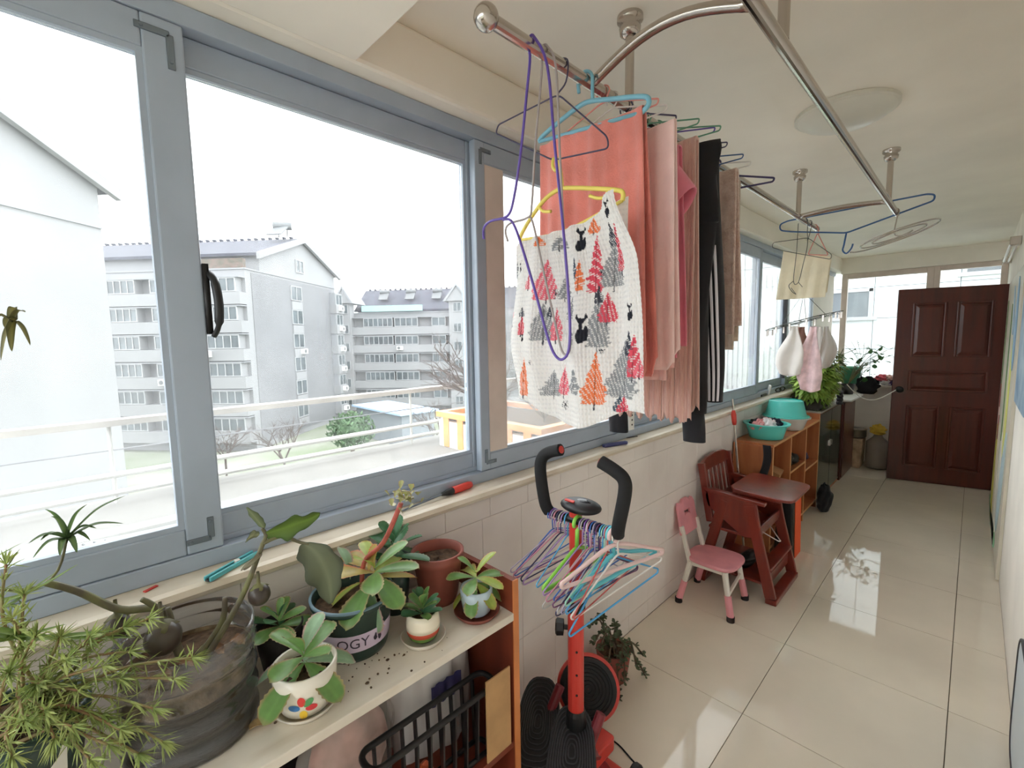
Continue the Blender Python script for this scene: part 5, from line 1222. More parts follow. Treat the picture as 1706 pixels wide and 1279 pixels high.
# handlebar with foam grips
HZ = .985
MB().tube([(PXc-.105, PYc-.012, HZ), (PXc+.165, PYc-.012, HZ)], .0125, 12).build('crossbar', M_['black'], R)
hl = [(-.962, PYc-.012, HZ), (-.972, 1.105, 1.02), (-.985, 1.10, 1.12), (-.98, 1.103, 1.165), (-.955, 1.11, 1.188), (-.91, 1.115, 1.203)]
hr = [(-.70, PYc-.012, HZ), (-.69, 1.105, 1.02), (-.668, 1.10, 1.12), (-.672, 1.10, 1.16), (-.70, 1.095, 1.182), (-.742, 1.09, 1.20)]
for pts in (hl, hr):
    c_ = curve(pts, 6); o = MB().tube(c_, .0195, 14).build('foam_grip', M_['rubber'], R, smooth=True)
    d = (c_[-1]-c_[-2]).normalized(); MB().lathe([(.012, 0), (.012, .003), (.006, .0035)], 12, c_[-1]+d*.0005, d, cap1=True).build('grip_cap', M_['red'], o)
# base, arms, pedals, rollers
MB().span((PXc-.05, PYc-.10, .10), (PXc+.05, PYc+.16, .16)).build('base_frame', M_['red'], R, bevel=.01)
MB().beam((PXc-.16, PYc+.15, .02), (PXc+.16, PYc+.15, .02), .05, .04).build('rear_foot', M_['red'], R, bevel=.008)
MB().beam((PXc-.16, PYc-.12, .02), (PXc+.18, PYc-.12, .02), .05, .04).build('front_foot', M_['red'], R, bevel=.008)
for s in (-1, 1): MB().beam((PXc+s*.03, PYc+.14, .02), (PXc+s*.03, PYc-.02, .26), .03, .03).build('strut', M_['maroon'], R, bevel=.005)
MB().beam((PXc, PYc-.12, .02), (PXc, PYc, .26), .045, .04).build('strut', M_['red'], R, bevel=.005)
def pedal(cx, cy, cz, ang, tilt, L=.17, W=.075):
    n = 28; ol = []
    for k in range(n):
        a = 2*math.pi*k/n; ex = 3.0; x = math.copysign(abs(math.cos(a))**(2/ex), math.cos(a))*L; y = math.copysign(abs(math.sin(a))**(2/ex), math.sin(a))*W*(1+.12*x/L); ol.append((x, y))
    M = Matrix.Translation((cx, cy, cz)) @ Matrix.Rotation(ang, 4, 'Z') @ Matrix.Rotation(tilt, 4, 'Y')
    b = MB(); b.prism([(x, y, 0) for x, y in ol], (0, 0, -.012), (0, 0, .012)); b.v = [tuple(M @ Vector(p)) for p in b.v]; p = b.build('pedal', M_['pedal'], R, bevel=.006)
    for k in range(9):
        s = 1-.1*k-.06; g = MB(); g.tube([M @ Vector((x*s, y*s, .013)) for x, y in ol], .0022, 5, closed=True); g.build('tread_ridge', M_['greyd'], p, smooth=True)
    return p
pedal(-.815, 1.045, .255, math.radians(-55), .10); pedal(-.99, 1.08, .225, math.radians(-55), .25)
for s, cx in ((1, -.815), (-1, -.99)):
    MB().tube([(cx, 1.08, .22), (PXc+s*.03, PYc+.12, .10)], .016, 10).build('pedal_arm', M_['maroon'], R); MB().tube([(cx-.0, 1.12, .20), (cx+.01, 1.19, .31)], .017, 12).build('damper', M_['maroon'], R)
for s in (-1, 1): MB().lathe([(.03, -.014), (.034, -.008), (.034, .008), (.03, .014)], 18, (PXc+s*.115, PYc+.19, .034), (1, 0, 0), cap1=True).build('roller', M_['black'], R)
# twist disc leaning behind the pole
dc = Vector((-.955, 1.325, .235)); dn = Vector((.55, -.72, .42)).normalized()
D = thing('twist_disc', 'black round twist board with a red rim leaning behind the stepper', 'twist board', (dc.x, dc.y, dc.z-.12))
MB().lathe([(.108, -.014), (.118, -.012), (.118, .004), (.108, .004)], 40, dc, dn, cap1=True).build('red_rim', M_['red'], D)
MB().lathe([(.107, .003), (.105, .013), (.09, .016), (.088, .012), (.001, .012)], 40, dc, dn, cap0=False).build('black_plate', M_['pedal'], D, smooth=False)
for k in range(6): MB().lathe([(.012+.013*k, .012), (.0145+.013*k, .0155), (.017+.013*k, .012)], 32, dc, dn, cap0=False).build('ring_ridge', M_['pedal'], D)
# hangers on the crossbar
cols = {'royal blue': (62, 108, 190), 'violet': (128, 84, 170), 'lavender grey': (170, 160, 186), 'rose pink': (206, 140, 160), 'lilac': (176, 140, 200), 'dark navy': (52, 54, 92), 'silver': (190, 186, 184), 'pale grey': (210, 208, 210), 'sky blue': (84, 168, 220), 'lime green': (146, 216, 84), 'mint': (150, 206, 186), 'plum': (112, 62, 104), 'coral red': (206, 96, 92)}
HM = {k: mat(k.replace(' ', '_')+'_hanger_coat', v, .35) for k, v in cols.items()}
rnd = random.Random(31)
def stepper_hanger(k, x, label, cat='hanger', group=None, tilt=None, ang=None, **kw):
    o = hanger_mesh(**kw).build('wire_hanger', HM[k] if isinstance(k, str) else k, None, smooth=True, keep=True)
    o.location = (x, PYc-.012, HZ+.0145); t = rnd.uniform(-6, 6) if tilt is None else tilt
    o.rotation_euler = (0, math.radians(t), math.radians(90+(rnd.uniform(-9, 9) if ang is None else ang)))
    return tag(o, label, cat, group)
left = ['royal blue', 'violet', 'lavender grey', 'rose pink', 'dark navy', 'silver', 'lilac', 'sky blue']
used = {}
for i, k in enumerate(left):
    stepper_hanger(k, -.952+.0095*i, 'thin %s wire hanger on the window side of the stepper crossbar' % k, group='hangers on the window side of the stepper', w=.185, d=.075+.02*rnd.random(), neck=.05, r=.0022)
right = ['lilac', 'silver', 'violet', 'pale grey', 'rose pink', 'royal blue', 'lavender grey', 'dark navy', 'plum', 'sky blue', 'mint', 'coral red']
for i, k in enumerate(right):
    stepper_hanger(k, -.825+.0082*i, 'thin %s wire hanger on the room side of the stepper crossbar' % k, group='hangers on the room side of the stepper', w=.19, d=.08+.03*rnd.random(), neck=.05+.03*rnd.random(), r=.0022)
stepper_hanger('lime green', -.845, 'lime green plastic hanger among the wire hangers on the stepper', w=.17, d=.07, neck=.075, r=.0065, rc=.03, tilt=3, ang=4)
stepper_hanger(M_['teal'], -.722, 'thick teal plastic hanger on the stepper crossbar', w=.17, d=.06, neck=.06, r=.0065, rc=.03, tilt=-8, ang=-14)
stepper_hanger(mat('blush_plastic', (226, 196, 192), .4), -.712, 'pale pink curved plastic hanger hung outermost on the stepper', w=.19, d=.075, neck=.02, r=.0065, rc=.05, tilt=-2, ang=-18)
stepper_hanger('sky blue', -.735, 'wide bright blue hanger drooping below the others on the stepper', w=.2, d=.15, neck=.075, r=.003, tilt=-10, ang=-10)
stepper_hanger(M_['whitew'], -.704, 'white coated hanger sticking out past the pale pink hanger', w=.205, d=.10, neck=.055, r=.003, tilt=-6, ang=-8)
# jade plant on the floor behind
c = (-1.085, 1.70)
R = thing('potted_jade_plant', 'trailing dark jade plant in a pot on the floor behind the stepper', 'potted plant', (*c, 0))
pot_shape(R, 'pot', M_['terra'], (*c, 0), wall_prof([(.06, 0), (.08, .14)], .006)); soil_disc(R, c, .074, .13)
LJ = scallop_leaf('jade_leaf', (84, 100, 72), (104, 96, 76), .38, 1, .1)
rnd = random.Random(12); js = MB()
for px, py, x in ((985, 1040, -1.05), (1000, 1030, -1.05), (1025, 1045, -1.02), (1015, 1075, -1.0), (1045, 1090, -.98), (1072, 1092, -.97), (1075, 1125, -.97), (1040, 1135, -.98), (1030, 1165, -.99), (1000, 1080, -1.0), (1035, 1110, -.98), (1012, 1110, -1.0), (990, 1070, -1.02), (1060, 1110, -.97), (1005, 1055, -1.02), (1030, 1062, -1.0)):
    e = on(px, py, 'x', x); s = Vector((c[0]+rnd.gauss(0, .02), c[1]+rnd.gauss(0, .02), .13)); m_ = s.lerp(e, .5)+Vector((0, 0, .07)); P = curve([s, m_, e], 8); js.tube(P, .004, 6)
    for i in range(7, len(P)):
        for _ in range(2 if i < len(P)-3 else 4):
            if rnd.random() < .55 or i > len(P)-4: put_leaf(R, LJ, P[i], rnd.uniform(0, 360), rnd.uniform(-20, 60), rnd.uniform(.016, .027))
js.build('stems', mat('jade_stem', (96, 84, 66), .7), R, smooth=True)
a = [on(px, py, 'z', .004) for px, py in ((1005, 1222), (1030, 1240), (1050, 1262), (1075, 1290))]
tag(MB().tube(curve(a, 6), .003, 6).build('power_cable', M_['black'], None, smooth=True), 'thin black cable lying on the floor tiles by the stepper', 'cable')
# ================================================================== children's chairs
M_['pinkpl'] = mat('pink_plastic', (226, 152, 160), .35, var=.04, vscale=10); M_['whitepl'] = mat('off_white_plastic', (226, 220, 210), .4); M_['footr'] = mat('dark_rubber_foot', (40, 34, 34), .7)
R = thing('toddler_chair', "pink and white plastic toddler chair with a bow-shaped cut-out", 'chair', (-1.0, 2.63, 0))
feet = [(-.85, 2.492), (-.869, 2.77), (-1.14, 2.481), (-1.155, 2.774)]; tops = [(-.90, 2.525), (-.905, 2.735), (-1.09, 2.52), (-1.09, 2.74)]
for (fx, fy), (tx, ty) in zip(feet, tops):
    F_ = Vector((fx, fy, .012)); T_ = Vector((tx, ty, .25)); mid = F_.lerp(T_, .48)
    lg = MB().tube([mid, T_], [.015, .017], 10).build('leg', M_['whitepl'], R, smooth=False)
    MB().tube([F_, F_.lerp(T_, .5)], [.019, .0185], 12).build('pink_leg_sleeve', M_['pinkpl'], lg); MB().tube([Vector((fx, fy, 0)), F_+Vector((0, 0, .016))], .021, 12).build('rubber_foot', M_['footr'], lg)
n = 32; ol = []
for k in range(n):
    a = 2*math.pi*k/n; ex = 3.2; x = math.copysign(abs(math.cos(a))**(2/ex), math.cos(a))*.145; y = math.copysign(abs(math.sin(a))**(2/ex), math.sin(a))*(.135+.012*math.cos(a)); ol.append((-.995+x, 2.63+y))
MB().prism([(x, y, .255) for x, y in ol], (0, 0, 0), (0, 0, .022)).build('seat', M_['pinkpl'], R, bevel=.008)
sf = MB()
for (a, b_) in ((0, 1), (1, 3), (3, 2), (2, 0)): sf.beam((*tops[a], .243), (*tops[b_], .243), .02, .022)
sf.build('seat_frame', M_['whitepl'], R, bevel=.004)
MB().beam((-.875, 2.51, .13), (-.89, 2.75, .16), .012, .02).build('stretcher', M_['whitepl'], R)
for y in (2.53, 2.73): MB().beam((-1.10, y, .24), (-1.155, y, .44), .028, .02, (1, 0, 0)).build('back_post', M_['whitepl'], R, bevel=.004)
# backrest with a hole: outline ring and filled panel pieces
def bp(u, v, off=0): return Vector((-1.142-.085*(v)/.2*.5-off, 2.63+u, .39+v))
outl = [(-.115, .0), (-.10, -.012), (.10, -.012), (.115, 0), (.108, .09), (.112, .15), (.09, .178), (.05, .17), (.03, .188), (-.03, .188), (-.05, .17), (-.09, .178), (-.112, .15), (-.108, .09)]
hole = [(-.035, .09), (-.012, .105), (.0, .10), (.012, .105), (.035, .09), (.038, .125), (.012, .118), (0, .122), (-.012, .118), (-.038, .125)]
bm = bmesh.new(); lay = []
for off in (0, .016):
    vo = [bm.verts.new(bp(u, v, off)) for u, v in outl]; vh = [bm.verts.new(bp(u, v, off)) for u, v in hole]; eo = [bm.edges.new((vo[i], vo[(i+1) % len(vo)])) for i in range(len(vo))]; eh = [bm.edges.new((vh[i], vh[(i+1) % len(vh)])) for i in range(len(vh))]
    bmesh.ops.triangle_fill(bm, use_beauty=True, edges=eo+eh); lay.append((vo, vh))
for ring in (0, 1):
    A1, B1 = lay[0][ring], lay[1][ring]
    for i in range(len(A1)): bm.faces.new((A1[i], A1[(i+1) % len(A1)], B1[(i+1) % len(A1)], B1[i]))
bmesh.ops.recalc_face_normals(bm, faces=bm.faces); bm.verts.ensure_lookup_table(); bm.verts.index_update()
b = MB(); b.v = [tuple(v.co) for v in bm.verts]; b.f = [tuple(v.index for v in f.verts) for f in bm.faces]; b.m = [0]*len(b.f); bm.free()
b.build('backrest', M_['pinkpl'], R, bevel=.003)
# ------------------------------------------------------------------ wooden high chair
M_['rosewood'] = wood('glossy_red_wood', (132, 48, 34), (104, 34, 26), .28, 3, (6, 6, 1), .4)
R = thing('high_chair', 'glossy red-brown wooden baby high chair with a tray', 'high chair', (-.94, 2.99, 0))
W0, W1 = 2.815, 3.245
def bd(nm, a, b_, wd, th, up=(0, 1, 0), par=R, bev=.005): return MB().beam(a, b_, wd, th, up).build(nm, M_['rosewood'], par, bevel=bev)
for y in (W0, W1):
    bd('leg', (-.745, y, .035), (-.875, y, .56), .06, .024); bd('leg', (-1.15, y, .035), (-1.02, y, .56), .06, .024)
    MB().prism([(-1.135, y, .56), (-1.115, y, .50), (-.90, y, .36), (-.80, y, .38), (-.84, y, .585), (-1.12, y, .60)], (0, -.011, 0), (0, .011, 0)).build('side_panel', M_['rosewood'], R, bevel=.004)
    bd('armrest', (-1.14, y, .605), (-.79, y, .585), .045, .022, (0, 0, 1))
for nm, x, z, wd, th in (('floor_runner', -.742, .018, .06, .034), ('floor_runner', -1.152, .018, .06, .034)): bd(nm, (x, W0-.012, z), (x, W1+.02, z), wd, th, (0, 0, 1))
bd('footrest', (-.785, W0, .20), (-.785, W1, .20), .075, .016, (0, 0, 1)); bd('front_rail', (-.775, W0, .12), (-.775, W1, .12), .016, .07, (0, 0, 1)); bd('front_rail', (-.835, W0, .40), (-.835, W1, .40), .018, .05, (0, 0, 1))
MB().span((-1.11, W0, .36), (-.83, W1, .378)).build('seat', M_['rosewood'], R, bevel=.004)
MB().span((-1.13, W0, .10), (-.80, W1, .115)).build('lower_board', M_['rosewood'], R, bevel=.003)
# backrest: two posts, top rail with curve, slats
for y in (W0, W1): bd('back_post', (-1.10, y, .40), (-1.165, y, .76), .045, .022)
MB().prism([(-1.168, W0-.01, .70), (-1.168, W1+.01, .70), (-1.168, W1+.01, .755), (-1.172, W1-.08, .785), (-1.172, (W0+W1)/2, .795), (-1.172, W0+.08, .785), (-1.168, W0-.01, .755)], (-.008, 0, 0), (.012, 0, 0)).build('top_rail', M_['rosewood'], R, bevel=.004)
bd('lower_rail', (-1.125, W0, .50), (-1.125, W1, .50), .018, .05, (0, 0, 1))
for k in range(6): y = W0+.065+k*.063; bd('slat', (-1.127, y, .51), (-1.163, y, .72), .028, .010, (1, 0, 0))
# tray with rounded front corners
tp_ = rounded([(-1.0, W0-.005, .628), (-.655, W0-.005, .615), (-.655, W1-.0, .615), (-1.0, W1-.0, .628)], .07, 6)
MB().prism([Vector(p) for p in tp_], (0, 0, 0), (0, 0, .016)).build('tray', M_['rosewood'], R, bevel=.004)
bd('tray_runner', (-.98, W0+.03, .617), (-.72, W0+.03, .612), .03, .018, (0, 0, 1)); bd('tray_runner', (-.98, W1-.03, .617), (-.72, W1-.03, .612), .03, .018, (0, 0, 1))
o = hanger_mesh(w=.15, d=.07, neck=.03, r=.0035).build('wire_hanger', M_['whitew'], None, smooth=True, keep=True); o.location = (-.90, 2.90, .384); o.rotation_euler = (math.radians(90), 0, math.radians(-60)); tag(o, 'cream plastic hanger lying on the high chair seat', 'hanger')
bl = on(1290, 905, 'x', -.9); tag(blob('black_shoe', 'dark shoe on the lower board of the high chair', 'shoe', M_['black'], (-.93, 3.0, .15), (.045, .11, .042), .08, 2, 31), None)
# ------------------------------------------------------------------ cubby shelf with basins
M_['oak'] = wood('orange_oak_veneer', (184, 116, 72), (158, 92, 56), .45, 3, (8, 8, .8)); M_['oakedge'] = mat('pale_wood_edge', (214, 160, 108), .5)
R = thing('cubby_shelf', 'orange-brown wooden cubby shelf under the basins', 'shelf', (-1.06, 4.1, 0))
X0, X1 = -1.188, -.93
def panel(nm, a, b_): 
    o = MB().span(a, b_).build(nm, M_['oak'], R); MB().span((b_[0], a[1], a[2]), (b_[0]+.003, b_[1], b_[2])).build('edge_band', M_['oakedge'], o)
for y, zt in ((3.42, .785), (3.86, .785), (4.30, .785), (4.742, .85), ): panel('upright', (X0, y, .0), (X1, y+.016, zt))
panel('top_board', (X0, 3.436, .785), (X1, 4.742, .801)); 
for a, b_, z in ((3.436, 3.86, .44), (3.876, 4.30, .50), (4.316, 4.742, .42), (3.436, 3.86, .06), (3.876, 4.30, .06), (4.316, 4.742, .06)): panel('shelf_board', (X0, a, z), (X1, b_, z+.016))
MB().span((X0-.001, 3.436, .0), (X0+.004, 4.742, .785)).build('back_sheet', M_['oak'], R)
# basins
M_['aqua'] = mat('aqua_plastic', (92, 206, 196), .3, subs=.1); M_['clearb'] = film_mat('cloudy_white_plastic', (222, 216, 210), .75, .25)
def basin(label, c, z, r, h_, mt, flip=False):
    pr = [(r*.72, 0), (r*.76, .004), (r*.94, h_-.012), (r*1.06, h_-.008), (r*1.07, h_), (r*.93, h_), (r*.75, .008), (.001, .008)]
    if flip: pr = [(q, h_-t) for q, t in pr][::-1]
    o = MB().lathe([(q, z+t) for q, t in pr], 44, (c[0], c[1], 0), cap0=False).build('wash_basin', mt, None, smooth=True); fix_normals(o)
    q = o.modifiers.new('edge', 'EDGE_SPLIT'); q.split_angle = .7; return tag(o, label, 'basin')
zt = .8015
basin('aqua wash basin full of laundry on the cubby shelf', (-1.045, 3.66), zt, .145, .11, M_['aqua'])
basin('cloudy white basin under the upturned aqua one', (-1.04, 4.12), zt, .165, .10, M_['clearb'])
basin('aqua basin turned upside down on the white basin', (-1.04, 4.12), zt+.1005, .155, .13, M_['aqua'], True)
rnd = random.Random(6)
for i, (cl, nm, dx, dy, dz) in enumerate((((232, 214, 214), 'pale pink', 0, .0, .02), ((40, 40, 56), 'navy', .03, .05, .015), ((226, 224, 226), 'white', .02, -.05, .018), ((40, 36, 44), 'black', -.05, -.02, .01), ((214, 150, 150), 'rose', -.02, -.07, .012))):
    tag(blob('laundry_piece', 'crumpled %s laundry piece in the aqua basin' % nm, 'laundry', mat(nm.replace(' ', '_')+'_laundry', cl, .9), (-1.045+dx, 3.66+dy, .878+dz), (.055, .06, .045), .22, 4, 40+i), None)
# things in the cubbies
tag(blob('shoe_bag', 'dark cloth bag in a cubby', 'bag', M_['black'], (-1.02, 3.98, .575), (.08, .08, .07), .1, 3, 51), None)
tag(MB().box((-1.03, 3.70, .52), (.15, .16, .11), (0, .35, .1)).build('cardboard_box', mat('brown_box', (170, 124, 84), .8), bevel=.003), 'small brown cardboard box leaning in a cubby', 'box')
tag(blob('purple_bundle', 'purple-grey bundle in the cubby next to the glass cabinet', 'bundle', mat('purple_cloth', (88, 74, 110), .9, var=.3, vscale=20), (-1.03, 4.5, .50), (.07, .10, .07), .12, 3, 52), None)
tag(blob('sun_hat', 'black cap with a white edge in the cubby', 'cap', M_['black'], (-.985, 4.12, .56), (.055, .07, .045), .06, 2, 53), None)
tag(MB().lathe([(.035, -.05), (.04, 0), (.035, .05)], 16, (-.99, 3.51, .499), (0, 1, 0), cap1=True).build('metal_tin', M_['bracket'], None, smooth=True), 'small grey tin in the cubby', 'tin')
# orange and black bag hanging at the shelf, black strap, black sack
R = thing('shopping_bag', 'bright orange and black shopping bag standing by the cubby shelf', 'bag', (-.86, 3.58, 0))
a = MB(); a.prism([(-.915, 3.47, .002), (-.80, 3.47, .002), (-.81, 3.475, .42), (-.905, 3.475, .42)], (0, 0, 0), (0, .20, 0)); a.build('bag_body', M_['black'], R, bevel=.01)
MB().prism([(-.799, 3.53, .002), (-.799, 3.675, .002), (-.809, 3.672, .42), (-.809, 3.53, .42)], (0, 0, 0), (.004, 0, 0)).build('orange_panel', mat('bright_orange_cloth', (238, 96, 52), .8), R)
for y in (3.50, 3.64): MB().tube(curve([(-.84, y, .42), (-.84, y+.01, .50), (-.88, y+.01, .50), (-.88, y, .42)], 5), .006, 6).build('bag_handle', M_['black'], R, smooth=True)
st_ = MB().grid(lambda u, v: (-.99+.05*u-.02*v+.012*math.sin(v*7), 3.405-.004*math.sin(u*3), .80-.42*v), 6, 16)
tag(st_.build('black_strap', M_['blackcl'], None, smooth=True, solid=.006), 'black cloth strap hanging down the side of the cubby shelf', 'strap')
tag(blob('black_sack', 'black sack on the floor in front of the cubby shelf', 'bag', M_['blackcl'], (-.855, 4.70, .105), (.055, .10, .13), .12, 3, 55), None)
# mop stick with red grip
a, e = Vector((-1.148, 3.26, 1.12)), Vector((-1.06, 3.335, .004)); d = e-a
R = thing('mop_stick', 'mop pole with a red grip leaning against the sill', 'mop', (e.x, e.y, 0)); b = MB(); axis_tube(b, a, e, [(.007, 0), (.007, 1)]); b.build('pole', M_['steel'], R, smooth=False)
b = MB(); axis_tube(b, a+d*.07, a+d*.16, [(.010, 0), (.017, .3), (.016, .8), (.012, 1)]); b.build('red_grip', M_['red'], R, smooth=True)
# ------------------------------------------------------------------ glass fronted cabinet with planter
M_['cabglass'] = mat('dark_cabinet_glass', (44, 56, 48), .08, var=.1, vscale=5)
R = thing('glass_cabinet', 'low cabinet with dark glass front beyond the cubby shelf', 'cabinet', (-1.06, 5.3, 0))
MB().span((-1.188, 4.79, 0), (-.945, 5.76, .845)).build('body', M_['oak'], R, bevel=.002); MB().span((-1.192, 4.785, .845), (-.925, 5.765, .86)).build('top', mat('grey_cabinet_top', (150, 146, 138), .4), R, bevel=.002)
for a, b_ in ((4.80, 5.27), (5.285, 5.75)):
    dd = MB().span((-.944, a, .04), (-.936, b_, .83)).build('door', M_['cabglass'], R); MB().box((-.932, b_-.03 if a < 5 else a+.03, .5), (.012, .012, .05)).build('knob', M_['steel'], dd)
R = thing('side_cabinet', 'dark brown cabinet with a white overhanging top by the end wall', 'cabinet', (-1.03, 6.1, 0))
MB().span((-1.188, 5.79, 0), (-.93, 6.42, .845)).build('body', M_['door'], R, bevel=.003); MB().span((-1.192, 5.785, .845), (-.86, 6.46, .865)).build('top', M_['white'], R, bevel=.003)
MB().span((-.929, 5.81, .03), (-.918, 6.40, .83)).build('door', M_['door'], R, bevel=.003)
# leafy planter
R = thing('leafy_planter', 'dark trough overflowing with light green leafy vegetables', 'planter', (-1.05, 4.98, .86))
MB().prism([(-1.16, 4.83, .861), (-.96, 4.83, .861), (-.945, 4.83, .97), (-1.175, 4.83, .97)], (0, 0, 0), (0, .44, 0)).build('trough', mat('dark_trough', (58, 54, 48), .7), R, bevel=.006)
MB().span((-1.16, 4.845, .955), (-.96, 5.255, .972)).build('soil', M_['soil'], R)
M_['lettuce'] = mat('light_green_leaf', (176, 200, 104), .5, c2=(128, 168, 76), vscale=9)
def foliage(parent, c, rad, n, L, mt, seed, droop=.3, base=None, up=.4):
    rnd = random.Random(seed); b = MB()
    for _ in range(n):
        d = Vector((rnd.gauss(0, 1), rnd.gauss(0, 1), rnd.gauss(.25, 1))).normalized(); q = rnd.uniform(.45, 1)**.6
        p = Vector((c[0]+d.x*rad[0]*q, c[1]+d.y*rad[1]*q, c[2]+d.z*rad[2]*q)); l = L*rnd.uniform(.6, 1.25); w_ = l*.2
        o = Vector((d.x, d.y, d.z*up-droop+rnd.gauss(0, .3)))+Vector((rnd.gauss(0, .4), rnd.gauss(0, .4), 0)); o.normalize(); s = o.cross(Vector((0, 0, 1))); s = s.normalized()*w_ if s.length > .05 else Vector((w_, 0, 0)); n_ = s.cross(o).normalized()
        b.add([p, p+o*l*.35+s, p+o*l*.75+s*.7-Vector((0, 0, l*.08)), p+o*l-Vector((0, 0, l*.2)), p+o*l*.75-s*.7-Vector((0, 0, l*.08)), p+o*l*.35-s, p+o*l*.4-n_*l*.05], [(0, 1, 6), (1, 2, 3, 6), (6, 3, 4, 5), (6, 5, 0)])
    o = b.build('foliage', mt, parent, smooth=True); o['kind'] = 'stuff'; return o
foliage(R, (-1.03, 5.02, 1.12), (.14, .29, .24), 2000, .075, M_['lettuce'], 3)
b = MB(); rnd = random.Random(2)
for k in range(26): x, y = rnd.uniform(-1.14, -.98), rnd.uniform(4.87, 5.23); b.tube([(x, y, .96), (x+rnd.gauss(0, .04), y+rnd.gauss(0, .05), 1.12), (x+rnd.gauss(0, .08), y+rnd.gauss(0, .1), 1.27)], .003, 5)
b.build('stems', M_['estem'], R)
b = MB()
for k in range(4): b.lathe([(.026, .862+k*.034), (.03, .875+k*.034), (.026, .893+k*.034)], 14, (-.90, 5.40, 0), cap1=True)
tag(b.build('ribbed_bottle', mat('dark_bottle', (46, 48, 56), .2), None, smooth=True), 'dark ribbed plastic bottle behind the leafy planter', 'bottle')
# taller plant behind
R = thing('tall_herb', 'taller grey-green herb standing behind the leafy planter', 'potted plant', (-1.05, 5.62, .86))
pot_shape(R, 'pot', M_['terra'], (-1.05, 5.62, 0), wall_prof([(.06, .861), (.085, 1.0)], .006)); soil_disc(R, (-1.05, 5.62), .078, .985)
foliage(R, (-1.05, 5.62, 1.22), (.12, .18, .2), 420, .075, mat('grey_green_leaf', (132, 148, 86), .6, var=.2, vscale=9), 8); b = MB()
for k in range(9): b.tube([(-1.05, 5.62, .98), (-1.05+rnd.gauss(0, .05), 5.62+rnd.gauss(0, .06), 1.2), (-1.05+rnd.gauss(0, .08), 5.62+rnd.gauss(0, .1), 1.4)], .0035, 5)
b.build('stems', M_['estem'], R)
# ------------------------------------------------------------------ end wall corner
tag(MB().lathe([(.08, .946), (.11, 1.13), (.12, 1.135), (.12, 1.15), (.107, 1.15), (.078, .955), (.001, .955)], 28, (-1.04, 6.79, 0)).build('green_tub', mat('green_plastic', (96, 178, 140), .4), None, smooth=True), 'green plastic tub on the end window sill', 'tub')
R = thing('leafy_shrub', 'broad-leaved green plant in front of the end window', 'potted plant', (-.86, 6.60, .866))
pot_shape(R, 'pot', M_['blackpot'], (-.99, 6.36, 0), wall_prof([(.05, .866), (.065, .98)], .005)); WL[R.name] = Vector((-.86, 6.60, .866)); soil_disc(R, (-.99, 6.36), .058, .97)
LH = scallop_leaf('broad_leaf', (70, 112, 62), (60, 96, 58), .42, 4, .25); rnd = random.Random(19); b = MB()
for px, py in ((1428, 600), (1440, 590), (1452, 580), (1470, 578), (1470, 596), (1484, 592), (1478, 583), (1446, 607), (1434, 618), (1456, 600), (1424, 612), (1462, 590), (1440, 625), (1450, 612)):
    e = on(px, py, 'y', 6.60+rnd.gauss(0, .05)); b.tube(curve([(-.99, 6.36, .97), Vector((-.97, 6.42, 1.05)).lerp(e, .4)+Vector((0, 0, .04)), e], 5), .003, 5)
    for _ in range(3): put_leaf(R, LH, e+Vector((rnd.gauss(0, .02), rnd.gauss(0, .02), rnd.gauss(0, .02))), rnd.uniform(0, 360), rnd.uniform(-40, 40), rnd.uniform(.05, .09))
b.build('stems', M_['estem'], R)
R = thing('wispy_plant', 'thin wispy plant with tiny leaves at the end window', 'plant', (-1.0, 6.72, 1.16)); b = MB()
for px, py in ((1408, 575), (1418, 568), (1428, 566), (1440, 572), (1447, 576), (1415, 580)):
    e = on(px, py, 'y', 6.76); P = curve([(-.93, 6.79, .97), Vector((-.93, 6.79, 1.18)).lerp(e, .3), e], 5); b.tube(P, .002, 5)
    for i in range(6, len(P)): put_leaf(R, LH, P[i], rnd.uniform(0, 360), rnd.uniform(-30, 50), .018)
b.build('stems', M_['estem'], R)
for i, (cl, nm, px, py, s) in enumerate((((34, 34, 40), 'black', 1452, 640, 1.1), ((206, 96, 108), 'red and pink', 1470, 628, .9), ((228, 224, 224), 'white', 1476, 640, .8), ((92, 70, 110), 'purple', 1488, 640, .8), ((210, 170, 160), 'salmon', 1482, 622, .6))):
    p = on(px, py, 'y', 6.79); tag(blob('folded_garment', 'crumpled %s garment piled on the end sill' % nm, 'garment', mat(nm.replace(' ', '_')+'_garment', cl, .9, var=.15, vscale=30), (p.x, 6.80, .98+.045*(i % 3 == 1 or i == 4)), (.075*s, .06, .04), .18, 4, 60+i), None)
tag(blob('dark_coat', 'dark cloth hanging from the end sill', 'garment', M_['blackcl'], (on(1445, 655, 'y', 6.72).x, 6.71, .93), (.10, .03, .11), .2, 3, 70), None)
# white cord from the planter to the door knob
a, e = on(1411, 640, 'y', 5.7), on(1499, 646, 'y', 6.19)
pts = [a.lerp(e, t)+Vector((0, 0, -.16*math.sin(math.pi*t)*(1.15-.5*t))) for t in [i/10 for i in range(11)]]
tag(MB().tube(curve(pts, 4), .005, 6).build('white_cord', M_['white'], None, smooth=True), 'white cord sagging from the planter to the door knob', 'cord')
